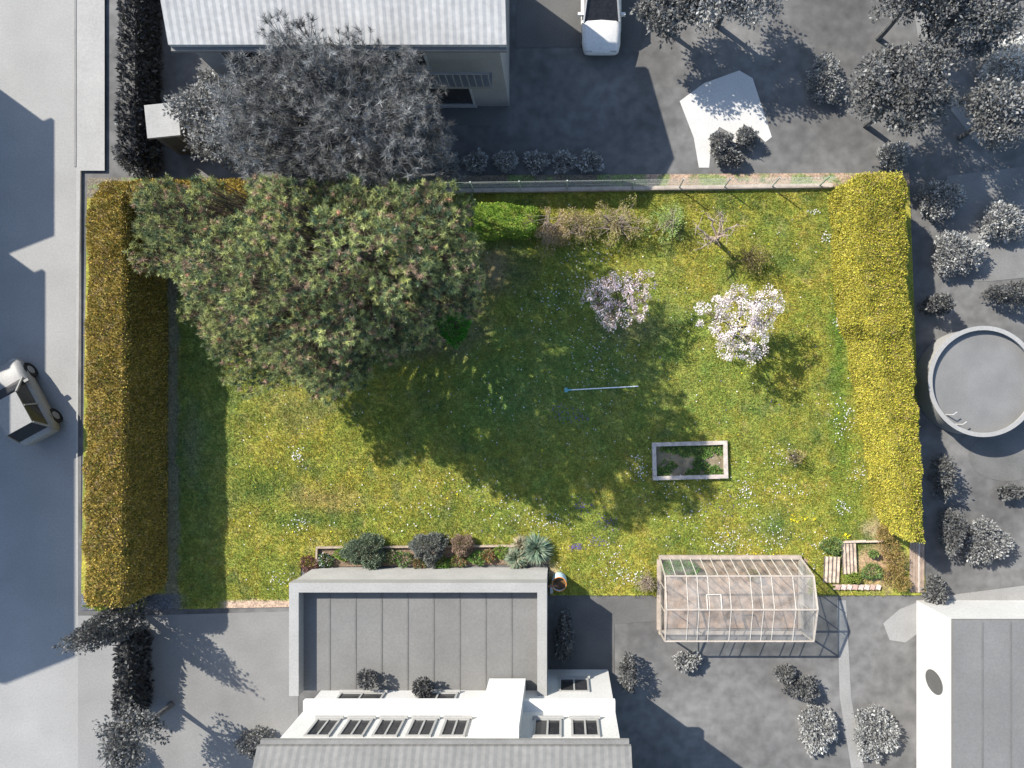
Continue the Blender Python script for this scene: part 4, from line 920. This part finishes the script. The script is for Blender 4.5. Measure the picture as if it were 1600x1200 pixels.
GS = [("tall dark columnar conifer between the corner shrub and the forecourt", 152, 985, .62, .6, 4.2, .04), ("dark shrub at the end of the dark upper left hedge", 210, 245, .75, .6, 1.2, .05), ("light shrub by the pavement left of the garden shed", 196, 192, .35, .35, .7, .35),
      ("dark shrub in place of a furniture shadow on the bright patio, left", 1128, 222, .42, .42, .7, .11), ("dark shrub in place of a furniture shadow on the bright patio, right", 1168, 214, .36, .36, .7, .10), ("dark shrub just below the bright patio", 1142, 246, .55, .25, .6, .10),  # two patio shrubs added where furniture shadows darken the paving
      ("pale shrub right of the bright patio", 1290, 120, .6, .9, .9, .2), ("pale bush at the right edge below the trees", 1585, 100, .9, 1.1, 1.2, .42), ("pale shrub above the conifer hedge's corner", 1400, 240, .55, .5, .8, .26),
      ("grey shrub right of the conifer hedge's top", 1475, 310, .8, .7, 1.0, .20), ("pale shrub between hedge and right edge above the pool", 1500, 395, .9, .8, .9, .24), ("light shrub at the right edge above the pool", 1575, 345, .9, .7, .9, .26),
      ("dark shrub beside the pool's upper left", 1470, 475, .5, .35, 1.4, .04), ("dark shrub at the right edge above the pool", 1590, 455, .9, .35, 1.6, .04),
      ("dark narrow shrub below the pool", 1478, 745, .32, .8, 1.2, .05), ("dark narrow shrub farther below the pool", 1492, 830, .34, .8, 1.2, .05), ("dark shrub at the right edge below the round paving", 1588, 770, .6, .25, .7, .05),
      ("mid grey shrub right of the plot's lower corner", 1545, 850, .8, .8, .8, .17), ("dark shrub by the lower right corner of the plot", 1465, 925, .35, .5, .9, .06),
      ("dark shrub on the lawn below the greenhouse, lower", 1255, 1078, .62, .4, .8, .055), ("dark shrub on the lawn below the greenhouse, upper", 1228, 1055, .35, .3, .6, .07),
      ("light shrub on the grass below the greenhouse", 1075, 1035, .5, .35, .5, .2), ("pale shrub at the bottom edge between path and grass", 1280, 1140, .7, .9, .7, .26), ("pale shrub at the bottom edge by the garage", 1370, 1150, .8, 1.0, .7, .24),
      ("dark shrub between extension and garden path", 882, 1000, .32, .9, 1.3, .05), ("dark shrub beside the white house's right corner", 982, 1055, .3, .7, 1.2, .06), ("dark shrub at the bottom edge left of the white house", 395, 1165, .6, .5, .9, .10),
      ("dark shrub at the bottom edge near the forecourt", 188, 1190, .3, .6, 1.2, .06)]
for i, (lab, vx, vy, rx, ry, h, v) in enumerate(GS):
    cp, wt = gp(v); n_ = int(2200*rx*ry*max(1, h))+500; shrub("neighbour_shrub", lab, "shrub", vx, vy, rx, ry, h, cp, wt, int(n_*1.5), .10, .6, 400+i, stems=4, leafm=GREYLEAF, bark=GREYBARK, group="grey shrubs in the neighbouring gardens")
for i, px_ in enumerate((700, 742, 790, 838, 882, 922)):
    shrub("fence_bush", ["first", "second", "third", "fourth", "fifth", "sixth"][i]+" pale bush from the left in the row beyond the back fence", "shrub", px_, 250, .42, .35, .7, *gp(.24), 900, .11, .6, 450+i, stems=3, leafm=GREYLEAF, bark=GREYBARK, group="row of pale bushes beyond the back fence")
def ghedge(lab, x0, x1, y0, y1, h, v, seed, dens=160):
    hedge("neighbour_hedge", lab, [((x0-CX)/PPM, gy(y0), (x1-CX)/PPM, gy(y0)), ((x0-CX)/PPM, gy(y1), (x1-CX)/PPM, gy(y1))], h, [(v, v, v), (v*1.4, v*1.4, v*1.4), (v*.6, v*.6, v*.6)], [3, 2, 2], seed, dens, .16, .12).data.materials[0] = GREYLEAF
ghedge("long dark hedge along the pavement at upper left", 222, 252, -60, 262, 1.5, .055, 501)
ghedge("dark hedge between forecourt and yard at lower left", 212, 236, 985, 1100, 1.3, .06, 502)
